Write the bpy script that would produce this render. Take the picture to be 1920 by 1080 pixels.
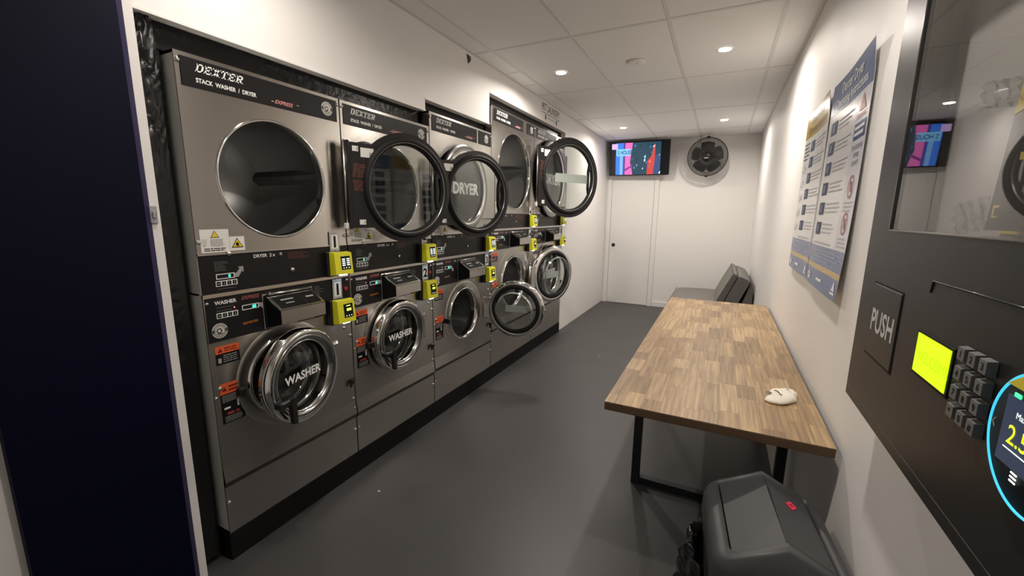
import bpy, bmesh, math, random
from mathutils import Vector, Matrix
random.seed(7)
PI = math.pi
for o in list(bpy.data.objects): bpy.data.objects.remove(o)
SC = bpy.context.scene
COL = SC.collection

# ------------------------------------------------------------------ camera, world, exposure
CAM_H, YAW, PITCH, ROLL, FPX = 1.4705, 0.4585, 0.1760, 0.0122, 784.94
fw = Vector((-math.sin(YAW)*math.cos(PITCH), math.cos(YAW)*math.cos(PITCH), -math.sin(PITCH)))
rt = Vector((math.cos(YAW), math.sin(YAW), 0)); up = rt.cross(fw)
r2 = rt*math.cos(ROLL) + up*math.sin(ROLL); u2 = -rt*math.sin(ROLL) + up*math.cos(ROLL)
cd = bpy.data.cameras.new('camera'); cam = bpy.data.objects.new('camera', cd); COL.objects.link(cam)
cd.sensor_width = 36.0; cd.lens = FPX/1920*36.0; cd.clip_start = 0.02
M3 = Matrix((r2, u2, -fw)).transposed()
cam.matrix_world = Matrix.Translation((0, 0, CAM_H)) @ M3.to_4x4()
SC.camera = cam
w = bpy.data.worlds.new('world'); SC.world = w; w.use_nodes = True
w.node_tree.nodes['Background'].inputs[0].default_value = (0.8, 0.85, 1, 1)
w.node_tree.nodes['Background'].inputs[1].default_value = 0.03
SC.view_settings.view_transform = 'Standard'; SC.view_settings.look = 'None'
SC.view_settings.gamma = 1.0; SC.view_settings.use_curve_mapping = False
SC.view_settings.exposure = 0.25
LAMP_W = 15.5                       # watts of each ceiling downlight
LAMP_C = (1.0, 0.915, 0.83)
DIM = {1.06: .85, 3.505: 1.0, 5.95: .72}   # lamp pairs differ a little in strength

# ------------------------------------------------------------------ materials
MATS = {}
def mat(name, col=(.5,.5,.5), rough=.5, metal=0.0, emit=None, es=1.0, bump=0, bscale=40, var=0, vscale=6, spec=.5, aniso=0, coat=0):
    if name in MATS: return MATS[name]
    m = bpy.data.materials.new(name); m.use_nodes = True; nt = m.node_tree; N = nt.nodes; L = nt.links
    b = N['Principled BSDF']
    b.inputs['Base Color'].default_value = (*col, 1); b.inputs['Roughness'].default_value = rough
    b.inputs['Metallic'].default_value = metal; b.inputs['Specular IOR Level'].default_value = spec
    if coat: b.inputs['Coat Weight'].default_value = coat
    if emit:
        b.inputs['Emission Color'].default_value = (*emit, 1); b.inputs['Emission Strength'].default_value = es
    tc = None
    if bump or var: tc = N.new('ShaderNodeTexCoord')
    if var:
        n = N.new('ShaderNodeTexNoise'); n.inputs['Scale'].default_value = vscale; n.inputs['Detail'].default_value = 5
        L.new(tc.outputs['Object'], n.inputs['Vector'])
        r = N.new('ShaderNodeMixRGB'); r.inputs[1].default_value = (*[c*(1-var) for c in col], 1); r.inputs[2].default_value = (*[min(1, c*(1+var)) for c in col], 1)
        L.new(n.outputs['Fac'], r.inputs[0]); L.new(r.outputs[0], b.inputs['Base Color'])
        mr = N.new('ShaderNodeMapRange'); mr.inputs[3].default_value = max(0, rough-.08); mr.inputs[4].default_value = min(1, rough+.08)
        L.new(n.outputs['Fac'], mr.inputs[0]); L.new(mr.outputs[0], b.inputs['Roughness'])
    if bump:
        n = N.new('ShaderNodeTexNoise'); n.inputs['Scale'].default_value = bscale; n.inputs['Detail'].default_value = 3
        L.new(tc.outputs['Object'], n.inputs['Vector'])
        bp = N.new('ShaderNodeBump'); bp.inputs['Strength'].default_value = bump; bp.inputs['Distance'].default_value = .01
        L.new(n.outputs['Fac'], bp.inputs['Height']); L.new(bp.outputs[0], b.inputs['Normal'])
    if aniso:
        b.inputs['Anisotropic'].default_value = aniso
        v = N.new('ShaderNodeCombineXYZ'); v.inputs[2].default_value = 1.0        # highlights stretch up and down
        L.new(v.outputs[0], b.inputs['Tangent'])
    MATS[name] = m
    return m

def glass_mat(name, tint=(.93,.95,.94), refl=1.0, rough=.01):
    m = bpy.data.materials.new(name); m.use_nodes = True; nt = m.node_tree; N = nt.nodes; L = nt.links
    N.remove(N['Principled BSDF'])
    t = N.new('ShaderNodeBsdfTransparent'); t.inputs[0].default_value = (*tint, 1)
    g = N.new('ShaderNodeBsdfGlossy'); g.inputs['Roughness'].default_value = rough
    ge = N.new('ShaderNodeNewGeometry'); dt = N.new('ShaderNodeVectorMath'); dt.operation = 'DOT_PRODUCT'   # Schlick reflectance, the same on both faces
    L.new(ge.outputs['Incoming'], dt.inputs[0]); L.new(ge.outputs['Normal'], dt.inputs[1])
    ab = N.new('ShaderNodeMath'); ab.operation = 'ABSOLUTE'; L.new(dt.outputs['Value'], ab.inputs[0])
    om = N.new('ShaderNodeMath'); om.operation = 'SUBTRACT'; om.inputs[0].default_value = 1.0; L.new(ab.outputs[0], om.inputs[1])
    pw = N.new('ShaderNodeMath'); pw.operation = 'POWER'; pw.inputs[1].default_value = 5; L.new(om.outputs[0], pw.inputs[0])
    f = N.new('ShaderNodeMath'); f.operation = 'MULTIPLY_ADD'; f.inputs[1].default_value = .96; f.inputs[2].default_value = .04*refl; f.use_clamp = True; L.new(pw.outputs[0], f.inputs[0])
    mx = N.new('ShaderNodeMixShader'); L.new(f.outputs[0], mx.inputs[0]); L.new(t.outputs[0], mx.inputs[1]); L.new(g.outputs[0], mx.inputs[2])
    L.new(mx.outputs[0], N['Material Output'].inputs[0]); MATS[name] = m
    return m

def drum_mat():
    """perforated steel: rows of small holes laid out by angle and depth around the drum's axis"""
    m = mat('drum_steel', (.16,.16,.165), .38, .8)
    nt = m.node_tree; N = nt.nodes; L = nt.links; b = N['Principled BSDF']
    tc = N.new('ShaderNodeTexCoord'); sx = N.new('ShaderNodeSeparateXYZ'); L.new(tc.outputs['Object'], sx.inputs[0])
    at = N.new('ShaderNodeMath'); at.operation = 'ARCTAN2'; L.new(sx.outputs[1], at.inputs[0]); L.new(sx.outputs[2], at.inputs[1])
    cx = N.new('ShaderNodeCombineXYZ')
    ma = N.new('ShaderNodeMath'); ma.operation = 'MULTIPLY'; ma.inputs[1].default_value = .29; L.new(at.outputs[0], ma.inputs[0])
    L.new(ma.outputs[0], cx.inputs[0]); L.new(sx.outputs[0], cx.inputs[1])
    v = N.new('ShaderNodeTexVoronoi'); v.voronoi_dimensions = '2D'; v.inputs['Scale'].default_value = 95; v.inputs['Randomness'].default_value = 0
    L.new(cx.outputs[0], v.inputs['Vector'])
    cr = N.new('ShaderNodeValToRGB'); cr.color_ramp.elements[0].position = .22; cr.color_ramp.elements[0].color = (.09,.09,.09,1)
    cr.color_ramp.elements[1].position = .34; cr.color_ramp.elements[1].color = (.34,.34,.335,1)
    L.new(v.outputs['Distance'], cr.inputs[0]); L.new(cr.outputs[0], b.inputs['Base Color'])
    return m

def wood_mat():
    m = bpy.data.materials.new('stave_wood'); m.use_nodes = True; nt = m.node_tree; N = nt.nodes; L = nt.links; b = N['Principled BSDF']
    b.inputs['Roughness'].default_value = .42
    oi = N.new('ShaderNodeObjectInfo'); tc = N.new('ShaderNodeTexCoord')
    geo = N.new('ShaderNodeNewGeometry')
    add = N.new('ShaderNodeVectorMath'); add.operation = 'MULTIPLY_ADD'
    cx = N.new('ShaderNodeCombineXYZ')
    for i in range(3): L.new(oi.outputs['Random'], cx.inputs[i])
    mul = N.new('ShaderNodeVectorMath'); mul.operation = 'SCALE'; mul.inputs['Scale'].default_value = 31
    L.new(cx.outputs[0], mul.inputs[0])
    L.new(geo.outputs['Position'], add.inputs[0]); add.inputs[1].default_value = (95, 4, 20); L.new(mul.outputs[0], add.inputs[2])
    n = N.new('ShaderNodeTexNoise'); n.inputs['Scale'].default_value = 1.0; n.inputs['Detail'].default_value = 6; n.inputs['Distortion'].default_value = .15
    L.new(add.outputs[0], n.inputs['Vector'])
    tone = N.new('ShaderNodeValToRGB'); e = tone.color_ramp.elements
    e[0].position = 0; e[0].color = (.225,.145,.076,1); e[1].position = 1; e[1].color = (.45,.325,.185,1)
    for p, c in ((.12,(.285,.19,.10,1)), (.5,(.345,.236,.124,1)), (.85,(.40,.28,.152,1))):
        k = e.new(p); k.color = c
    L.new(oi.outputs['Random'], tone.inputs[0])
    gr = N.new('ShaderNodeValToRGB'); gr.color_ramp.elements[0].position = .32; gr.color_ramp.elements[0].color = (.60,.57,.53,1)
    gr.color_ramp.elements[1].position = .66; gr.color_ramp.elements[1].color = (1.18,1.15,1.1,1)
    L.new(n.outputs['Fac'], gr.inputs[0])
    mx = N.new('ShaderNodeMixRGB'); mx.blend_type = 'MULTIPLY'; mx.inputs[0].default_value = 1
    L.new(tone.outputs[0], mx.inputs[1]); L.new(gr.outputs[0], mx.inputs[2]); L.new(mx.outputs[0], b.inputs['Base Color'])
    bp = N.new('ShaderNodeBump'); bp.inputs['Strength'].default_value = .08; bp.inputs['Distance'].default_value = .004
    L.new(n.outputs['Fac'], bp.inputs['Height']); L.new(bp.outputs[0], b.inputs['Normal'])
    MATS['stave_wood'] = m
    return m

WALL = mat('wall_paint', (.83,.812,.79), .55, bump=.03, bscale=120, var=.015, vscale=2)
CEIL = mat('ceiling_tile', (.87,.865,.855), .8, bump=.03, bscale=150)
GRID = mat('ceiling_grid', (.72,.71,.70), .5)
FLOOR = mat('floor_vinyl', (.050,.0485,.0495), .42, var=.16, vscale=2.2, bump=.04, bscale=60)
TRIM = mat('white_trim', (.80,.78,.76), .4)
NAVY = mat('navy_paint', (.0012,.0016,.013), .6, spec=.12)
NAVY_LIT = mat('navy_edge_lit', (.022,.016,.062), .5, spec=.2)  # lighter copy of the navy: light caught by the chamfer, put into the colour
FILL = mat('black_filler', (.010,.010,.010), .25, bump=.3, bscale=26, spec=.3)
FILM = mat('black_film', (.010,.010,.010), .25, spec=.4)
BLACK = mat('black_plastic', (.014,.0125,.0125), .36, spec=.35)
MATTE = mat('matte_black', (.008,.008,.008), .6, spec=.15)
PANEL = mat('control_panel_black', (.013,.0125,.013), .34, spec=.2)
STEEL = mat('brushed_steel', (.50,.475,.44), .27, 1.0, aniso=.8)
STEELP = mat('plain_steel', (.55,.53,.50), .25, 1.0)
SIDE = mat('cabinet_side', (.62,.63,.60), .5)
CHROME = mat('chrome', (.78,.77,.75), .09, 1.0)
DULLC = mat('door_ring_grey', (.30,.295,.29), .22, 1.0)
GASK = mat('gasket_rubber', (.014,.0135,.014), .6, spec=.25)
GLASS = glass_mat('clear_glass', (.90,.92,.91))
BOWL = glass_mat('door_bowl_glass', (.86,.88,.87), 1.1)
DRUM = drum_mat()
DRUMB = mat('drum_baffle', (.20,.20,.198), .5, .3)
WHITEP = mat('white_print', (.80,.80,.78), .6)
GREYP = mat('grey_print', (.33,.33,.32), .6)
DIMP = mat('dim_print', (.12,.115,.11), .6)
REDP = mat('red_print', (.55,.22,.21), .6)
BROWNP = mat('brown_print', (.10,.030,.020), .6)
ORANGE = mat('orange_label', (.72,.115,.03), .5)
LABEL = mat('white_label', (.78,.77,.74), .5)
YEL = mat('reader_yellow', (.72,.70,.02), .35)
WYEL = mat('warning_yellow', (.80,.60,.02), .5)
GREEN = mat('green_led', (.0,.1,.05), .5, emit=(.05,1,.55), es=2.6)
RLED = mat('red_led', (.1,0,0), .5, emit=(1,.15,.25), es=3)
BLED = mat('blue_led', (.2,.3,.8), .5, emit=(.55,.7,1), es=9)
SCRW = mat('white_screen_text', (.5,.5,.5), .5, emit=(.9,1,.9), es=1.2)
SCRY = mat('lime_screen_text', (.4,.5,.1), .5, emit=(.75,1,.1), es=1.4)
REDB = mat('red_button', (.45,.03,.03), .35)
STRIP = mat('label_strip_back', (.66,.68,.66), .6)
STRIPF = mat('label_strip_front', (.06,.06,.06), .5)
SOFA = mat('sofa_fabric', (.185,.178,.160), .9, bump=.04, bscale=220, var=.14, vscale=14)
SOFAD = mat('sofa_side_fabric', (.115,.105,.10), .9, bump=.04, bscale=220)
BIN = mat('bin_plastic', (.047,.048,.051), .5, bump=.02, bscale=260)
BAG = mat('bag_film', (.010,.010,.010), .2)
STEELB = mat('black_steel_leg', (.010,.011,.013), .45)
WOOD = wood_mat()
WOODEDGE = mat('wood_edge', (.085,.048,.022), .5, var=.3, vscale=20)
VEND = mat('vending_black', (.017,.016,.0155), .36, bump=.022, bscale=700, spec=.25)
SOCK = mat('sock_knit', (.80,.75,.66), .95, bump=.06, bscale=260)

# ------------------------------------------------------------------ mesh builder
class MB:
    def __init__(s): s.v = []; s.f = []; s.m = []; s.sm = []; s.mi = 0; s.smooth = False
    def add(s, vs, fs, smooth=None):
        o = len(s.v); s.v += [tuple(p) for p in vs]
        for f in fs: s.f.append([i+o for i in f]); s.m.append(s.mi); s.sm.append(s.smooth if smooth is None else smooth)
        return s
    def box(s, x0, x1, y0, y1, z0, z1, T=None):
        vs = [(x, y, z) for x in (x0, x1) for y in (y0, y1) for z in (z0, z1)]
        if T: vs = [T(p) for p in vs]
        return s.add(vs, [(0,1,3,2), (4,6,7,5), (0,4,5,1), (2,3,7,6), (0,2,6,4), (1,5,7,3)], False)
    def bbox(s, x0, x1, y0, y1, z0, z1, c):           # box with chamfered edges (convex hull of 24 points)
        c = min(c, (x1-x0)*.45, (y1-y0)*.45, (z1-z0)*.45)
        P = []
        for sx in (0,1):
            for sy in (0,1):
                for sz in (0,1):
                    q = [(x0,x1)[sx], (y0,y1)[sy], (z0,z1)[sz]]; d = [c*(1-2*sx), c*(1-2*sy), c*(1-2*sz)]
                    for k in range(3): P.append(tuple(q[i] if i == k else q[i]+d[i] for i in range(3)))
        return s.hull(P)
    def hull(s, P):
        bm = bmesh.new()
        for p in P: bm.verts.new(p)
        g = bmesh.ops.convex_hull(bm, input=bm.verts)
        bm.verts.index_update()
        vs = [v.co[:] for v in bm.verts]; fs = [[v.index for v in f.verts] for f in bm.faces]
        bm.free(); return s.add(vs, fs, False)
    def prism(s, poly, d, x0, x1):                    # polygon in 2D mapped by d(a, b, t), extruded t in x0..x1
        n = len(poly); vs = [d(a, b, x0) for a, b in poly] + [d(a, b, x1) for a, b in poly]
        fs = [tuple(range(n-1, -1, -1)), tuple(range(n, 2*n))] + [(i, (i+1) % n, n+(i+1) % n, n+i) for i in range(n)]
        return s.add(vs, fs, False)
    def lathe(s, prof, c, ax='x', n=48, close=False, smooth=True):   # profile of (t along axis, radius)
        vs = []; k = len(prof)
        for i in range(n):
            a = 2*PI*i/n
            for t, r in prof:
                p, q = r*math.cos(a), r*math.sin(a)
                vs.append({'x': (c[0]+t, c[1]+p, c[2]+q), 'y': (c[0]+p, c[1]+t, c[2]+q), 'z': (c[0]+p, c[1]+q, c[2]+t)}[ax])
        fs = []
        for i in range(n):
            j = (i+1) % n
            for a in range(k-1 + (1 if close else 0)):
                b = (a+1) % k; fs.append((i*k+a, i*k+b, j*k+b, j*k+a))
        return s.add(vs, fs, smooth)
    def disc(s, c, r, ax='x', n=40, t=.001):
        return s.lathe([(0, 0.0001), (0, r), (t, r), (t, 0.0001)], c, ax, n, smooth=False)
    def tube(s, pts, r, n=8, closed=False):
        pts = [Vector(p) for p in pts]; k = len(pts); vs = []; prev = None
        for i, p in enumerate(pts):
            if closed: t = pts[(i+1) % k] - pts[i-1]
            else: t = pts[min(i+1, k-1)] - pts[max(i-1, 0)]
            t.normalize()
            a = prev - t*prev.dot(t) if prev is not None and (prev - t*prev.dot(t)).length > 1e-4 else t.orthogonal()
            a.normalize(); prev = a; b = t.cross(a)
            for j in range(n):
                an = 2*PI*j/n; vs.append(p + a*(r*math.cos(an)) + b*(r*math.sin(an)))
        fs = [(i*n+j, i*n+(j+1) % n, ((i+1) % k)*n+(j+1) % n, ((i+1) % k)*n+j) for i in range(k if closed else k-1) for j in range(n)]
        if not closed: fs += [tuple(range(n-1, -1, -1)), tuple(range((k-1)*n, k*n))]
        return s.add(vs, fs, True)
    def holeplate(s, y0, y1, z0, z1, cy, cz, r, x0, x1, n=64):     # plate with a round hole, normal x
        A = sorted(set([2*PI*i/n for i in range(n)] + [math.atan2(z-cz, y-cy) % (2*PI) for y in (y0, y1) for z in (z0, z1)]))
        def out(a):
            c, q = math.cos(a), math.sin(a); t = 1e9
            if c > 1e-9: t = min(t, (y1-cy)/c)
            if c < -1e-9: t = min(t, (y0-cy)/c)
            if q > 1e-9: t = min(t, (z1-cz)/q)
            if q < -1e-9: t = min(t, (z0-cz)/q)
            return (cy+t*c, cz+t*q)
        return s.ringplate([out(a) for a in A], [(cy+r*math.cos(a), cz+r*math.sin(a)) for a in A], x0, x1)
    def ringplate(s, O, I, x0, x1):
        n = len(O); vs = [(x1, *p) for p in O] + [(x1, *p) for p in I] + [(x0, *p) for p in O] + [(x0, *p) for p in I]
        fs = []
        for i in range(n):
            j = (i+1) % n
            fs += [(i, j, n+j, n+i), (2*n+j, 2*n+i, 3*n+i, 3*n+j), (i, 2*n+i, 2*n+j, j), (n+j, 3*n+j, 3*n+i, n+i)]
        return s.add(vs, fs, False)
    def map(s, fn): s.v = [tuple(fn(Vector(p))) for p in s.v]; return s
    def mesh(s, name, mats):
        me = bpy.data.meshes.new(name); me.from_pydata(s.v, [], s.f)
        for m in (mats if isinstance(mats, (list, tuple)) else [mats]): me.materials.append(m)
        bm = bmesh.new(); bm.from_mesh(me)
        for f, mi, sm in zip(bm.faces, s.m, s.sm): f.material_index = mi; f.smooth = sm
        bmesh.ops.recalc_face_normals(bm, faces=bm.faces); bm.to_mesh(me); bm.free()
        return me
    def obj(s, name, mats, parent=None, loc=(0,0,0), rz=0): return put(name, s.mesh(name, mats), parent, loc, rz)

def put(name, me, parent=None, loc=(0,0,0), rz=0):
    o = bpy.data.objects.new(name, me); COL.objects.link(o); o.parent = parent
    o.location = loc; o.rotation_euler = (0, 0, rz)
    if name.endswith('print') or name.endswith('marks') or name in ('screen_text', 'touch_dots', 'line_drawing'): o['kind'] = 'stuff'
    return o
def tag(o, label=None, cat=None, group=None, kind=None):
    if label: o['label'] = label
    if cat: o['category'] = cat
    if group: o['group'] = group
    if kind: o['kind'] = kind
    return o
def thing(name, label, cat, loc=(0,0,0), rz=0, group=None):
    return tag(put(name, None, None, loc, rz), label, cat, group)
def struct(o): o['kind'] = 'structure'; return o

TXT = {}
def text_verts(s, size, bold=0.0, shear=0.0, align='LEFT', stretch=1.0):
    k = (s, size, bold, shear, align, stretch)
    if k not in TXT:
        cu = bpy.data.curves.new('lettering', 'FONT'); cu.body = s; cu.size = size; cu.align_x = align
        cu.offset = bold*size; cu.shear = shear; cu.resolution_u = 3; cu.fill_mode = 'FRONT'
        o = bpy.data.objects.new('lettering', cu); COL.objects.link(o)
        dg = bpy.context.evaluated_depsgraph_get(); me = bpy.data.meshes.new_from_object(o.evaluated_get(dg))
        TXT[k] = ([(v.co.x*stretch, v.co.y) for v in me.vertices], [tuple(p.vertices) for p in me.polygons])
        bpy.data.objects.remove(o); bpy.data.curves.remove(cu); bpy.data.meshes.remove(me)
    return TXT[k]
def text(mb, s, size, fn, **k):                       # fn maps flat (a, b) to 3D
    v, f = text_verts(s, size, **k)
    return mb.add([fn(a, b) for a, b in v], f, False)
def wallx(x, y, z, rot=0.0, sgn=1):                   # plane facing +x (sgn 1) or -x (sgn -1), reading direction follows
    c, q = math.cos(rot), math.sin(rot)
    return lambda a, b: (x, y + sgn*(a*c - b*q), z + a*q + b*c)
def lines(mb, x, y0, y1, z0, z1, n, th=.35, ragged=.25, sgn=1):   # rows of unreadable small print
    dz = (z1-z0)/n
    for i in range(n):
        e = y1 - sgn*abs(y1-y0)*random.random()*ragged
        zc = z1 - (i+.5)*dz; a, b_ = min(y0, e), max(y0, e); q = a
        while q < b_:
            l = min(dz*th*random.uniform(2.5, 7), b_-q)
            mb.box(x, x+.0004*sgn, q, q+l, zc-dz*th/2, zc+dz*th/2); q += l + dz*th*.8
    return mb

# ------------------------------------------------------------------ room shell
XL, XR, YB, YF, H = -1.759, 0.4005, 7.063, -1.0, 2.62
XREC = -2.62                                            # back of the machine recess
struct(MB().box(XREC-.1, XR+.1, YF-.1, YB+.1, -.08, 0).obj('floor', FLOOR))
struct(MB().box(XR, XR+.1, YF-.1, YB+.1, 0, H+.1).obj('wall_right', WALL))
struct(MB().box(XL-.1, XR, YB, YB+.1, 0, H+.1).obj('wall_back', WALL))
struct(MB().box(XREC-.1, XR, YF-.1, YF, 0, H+.1).obj('wall_front', WALL))
OP = [(.777, 2.283, 2.113), (2.283, 3.112, 2.185), (3.112, 4.95, 2.425)]     # openings for the machines (y0, y1, head height)
wl = MB()
wl.box(XL-.1, XL, YF, .777, 0, H+.1)
for a, b, h in OP: wl.box(XL-.1, XL, a, b, h, H+.1)
wl.box(XL-.1, XL, 4.95, YB, 0, H+.1)
wall_left = struct(wl.obj('wall_left', WALL))
struct(MB().box(XREC-.1, XREC, YF, YB, 0, H+.1).obj('wall_recess', MATTE))

ceiling = struct(MB().box(XREC-.1, XR+.1, YF-.1, YB+.1, H+.03, H+.1).obj('ceiling', CEIL))
GX = [XL, -1.595, -.995, -.390, .214, XR]
GY = [YF, -.74, .46, 1.66, 2.86, 4.06, 5.26, 6.46, YB]
tile = MB().bbox(0, 1, 0, 1, 0, 1, .0).v and None
unit = MB().box(0, 1, 0, 1, 0, 1).mesh('tile', CEIL)
for i in range(len(GX)-1):
    for j in range(len(GY)-1):
        t = put('tile', unit, ceiling, (GX[i]+.004, GY[j]+.004, H+.003 + random.uniform(-.0008, .0008)))
        t.scale = (GX[i+1]-GX[i]-.008, GY[j+1]-GY[j]-.008, .02)
gbar = MB().box(-.5, .5, -.5, .5, 0, 1).mesh('grid_bar', GRID)
for x in GX[1:-1]:
    o = put('grid_bar', gbar, ceiling, (x, (YF+YB)/2, H)); o.scale = (.022, YB-YF-.002, .006)
for y in GY[1:-1]:
    o = put('grid_bar', gbar, ceiling, ((XL+XR)/2, y, H+.0006)); o.scale = (XR-XL-.002, .022, .006)
for y in (3.35, 3.72):                                  # short bars of the narrow edge strip
    o = put('grid_bar', gbar, ceiling, ((XL-1.595)/2, y, H+.001)); o.scale = (.16, .016, .006)
for x, s in ((XL, 1), (XR, -1)):
    o = put('edge_angle', gbar, ceiling, (x+.011*s, (YF+YB)/2, H-.0002)); o.scale = (.022, YB-YF-.002, .006)
o = put('edge_angle', gbar, ceiling, ((XL+XR)/2, YB-.011, H-.0004)); o.scale = (XR-XL-.002, .022, .006)

# baseboards, white bead of the opening, navy panel
struct(MB().box(XR-.014, XR-.0005, 1.3, YB-.001, 0, .105).obj('baseboard_right', TRIM))
struct(MB().box(-.925, XR-.015, YB-.014, YB-.0005, 0, .075).obj('baseboard_back', TRIM))
tr = MB().box(XL+.0005, XL+.012, .750, .777, 0, 2.125)
for a, b, h in OP: tr.box(XL-.02, XL+.004, a, b, h-.006, h+.003)
struct(tr.obj('trim_1', TRIM))
nv = MB()
nv.prism([(.333, 0), (.728, 0), (.752, -.020), (.752, -.030), (.333, -.030)], lambda a, b, t: (XL+.0305+b, a, t), 0.0, H-.002)
navy = nv.obj('navy_panel', [NAVY, NAVY_LIT]); 
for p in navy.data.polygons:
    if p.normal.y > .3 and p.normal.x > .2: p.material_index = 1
tag(navy, 'tall dark navy blue wall panel beside the machine opening', 'panel')
# dark filler boards around the machines
TOPS = (2.020, 2.117, 2.337)
for (a, b, h), tz_, lb in zip(OP, TOPS, ('dark header board above machines one and two', 'dark header board above machine three', 'dark header board above the two tall machines')):
    tag(MB().box(-1.83, -1.815, a+.003, b-.003, tz_, h-.004).obj('header_board', FILL), lb, 'filler board', 'black filler boards around the machines')
for a, b, h, lb in ((.779, .868, 2.016, 'dark upright filler board left of machine one'), (4.898, 4.948, 2.33, 'dark upright filler board right of the last tall machine')):
    tag(MB().box(-1.83, -1.815, a, b, 0, h).obj('filler_board', FILL), lb, 'filler board', 'black filler boards around the machines')
fm = MB(); NN, MMM = 10, 120                             # wrinkled black film beside the first machine
for i in range(MMM+1):
    for j in range(NN+1):
        z = .02 + 2.085*i/MMM; y = .779 + .072*j/NN; am = .18 + .82*min(1, max(0, (z-1.62)/.25))
        d = am*.010*math.sin(z*95 + 9*math.sin(y*60) + 3*math.sin(z*17)) * math.sin(PI*j/NN)**.5 + am*.003*math.sin(z*210+y*90)
        fm.v.append((-1.797 + d, y, z + .012*math.sin(y*70+z*30)))
for i in range(MMM):
    for j in range(NN):
        a = i*(NN+1)+j; fm.f.append([a, a+1, a+NN+2, a+NN+1]); fm.m.append(0); fm.sm.append(True)
tag(fm.obj('plastic_film', FILM), 'wrinkled black plastic film left of machine number one', 'film')
tag(MB().box(-2.45, -1.742, .872, 4.892, 0, .120).obj('machine_plinth', MATTE), 'long low black plinth under the row of laundry machines', 'plinth')
lt = thing('door_latch', 'small grey latch plate on the white opening trim', 'latch', (XL+.0125, .755, 1.452))
MB().bbox(0, .008, -.010, .012, -.03, .03, .002).obj('plate', mat('latch_grey', (.36,.36,.38), .4), lt)
MB().bbox(.008, .014, -.004, .006, -.012, .012, .002).obj('bolt', STEELP, lt)

# door in the back wall
dr = struct(put('door_1', None, None, (0, YB, 0)))
MB().box(-.012, -.001, -1.662, -1.004, .006, 2.035).map(lambda p: Vector((p.y, p.x, p.z))).obj('leaf', mat('door_paint', (.79,.775,.755), .4), dr)
fr = MB()
for x0, x1 in ((-1.735, -1.668), (-.998, -.930)): fr.box(x0, x1, -.022, -.0005, 0, 2.10)
fr.box(-1.668, -.998, -.022, -.0005, 2.04, 2.10)
fr.obj('frame', TRIM, dr)
kb = MB().lathe([(-.012, .0001), (-.016, .024), (-.012, .030), (-.010, .030)], (-1.600, 0, .975), 'y', 24)
kb = kb.lathe([(-.030, .0001), (-.030, .012), (-.014, .014)], (-1.600, 0, .975), 'y', 20).obj('knob', BLACK, dr)

# ------------------------------------------------------------------ downlights
DL = [(-1.302, 3.505), (-.088, 3.505), (-1.302, 5.95), (-.088, 5.95), (-1.302, 1.06), (-.088, 1.06)]
LENS = mat('lamp_lens', (1,1,1), .5, emit=(1,.90,.76), es=30)
ring_me = MB().lathe([(0, .040), (-.003, .044), (-.004, .052), (0, .056)], (0,0,0), 'z', 40).mesh('trim_ring', mat('lamp_ring', (.8,.79,.77), .4))
lens_me = MB().disc((0,0,-.0022), .0405, 'z', 32, .001).mesh('lens', LENS)
DLAB = ['round white downlight above machine number four', 'round white downlight between the smoke detector and the posters', 'round white downlight in front of the television',
        'round white downlight in front of the wall fan', 'round white downlight above machine number one', 'round white downlight above the vending machine']
for (x, y), lb in zip(DL, DLAB):
    d = thing('downlight', lb, 'downlight', (x, y, H+.001), 0, 'recessed ceiling downlights')
    put('trim_ring', ring_me, d); put('lens', lens_me, d)
    ld = bpy.data.lights.new('downlight_lamp', 'AREA'); ld.shape = 'DISK'; ld.size = .078; ld.energy = LAMP_W*DIM[y]*(.5 if (x < -1 and y < 2) else 1); ld.color = LAMP_C; ld.spread = math.radians(165)
    lo = bpy.data.objects.new('downlight_lamp', ld); COL.objects.link(lo); lo.parent = d; lo.location = (0, 0, -.006)
sd = thing('smoke_detector', 'flat round white smoke detector on the ceiling between downlights', 'smoke detector', (-.697, 3.498, H+.001))
MB().lathe([(0, .066), (-.006, .066), (-.012, .060), (-.014, .0001)], (0,0,0), 'z', 40).obj('cover', TRIM, sd)
MB().lathe([(-.013, .006), (-.018, .005), (-.019, .0001)], (.012,0,0), 'z', 14).obj('indicator', STEELP, sd)
ws = thing('wall_sensor', 'tiny dark sensor stuck high on the left wall near the ceiling', 'sensor', (XL+.0005, 2.80, 2.575))
MB().hull([(0,-.024,.028), (0,.018,.022), (0,.022,-.014), (0,-.004,-.036), (.014,-.016,.018), (.014,.012,.014), (.014,.014,-.010), (.014,-.002,-.024)]).obj('body', mat('sensor_grey', (.085,.075,.065), .5), ws)

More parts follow.
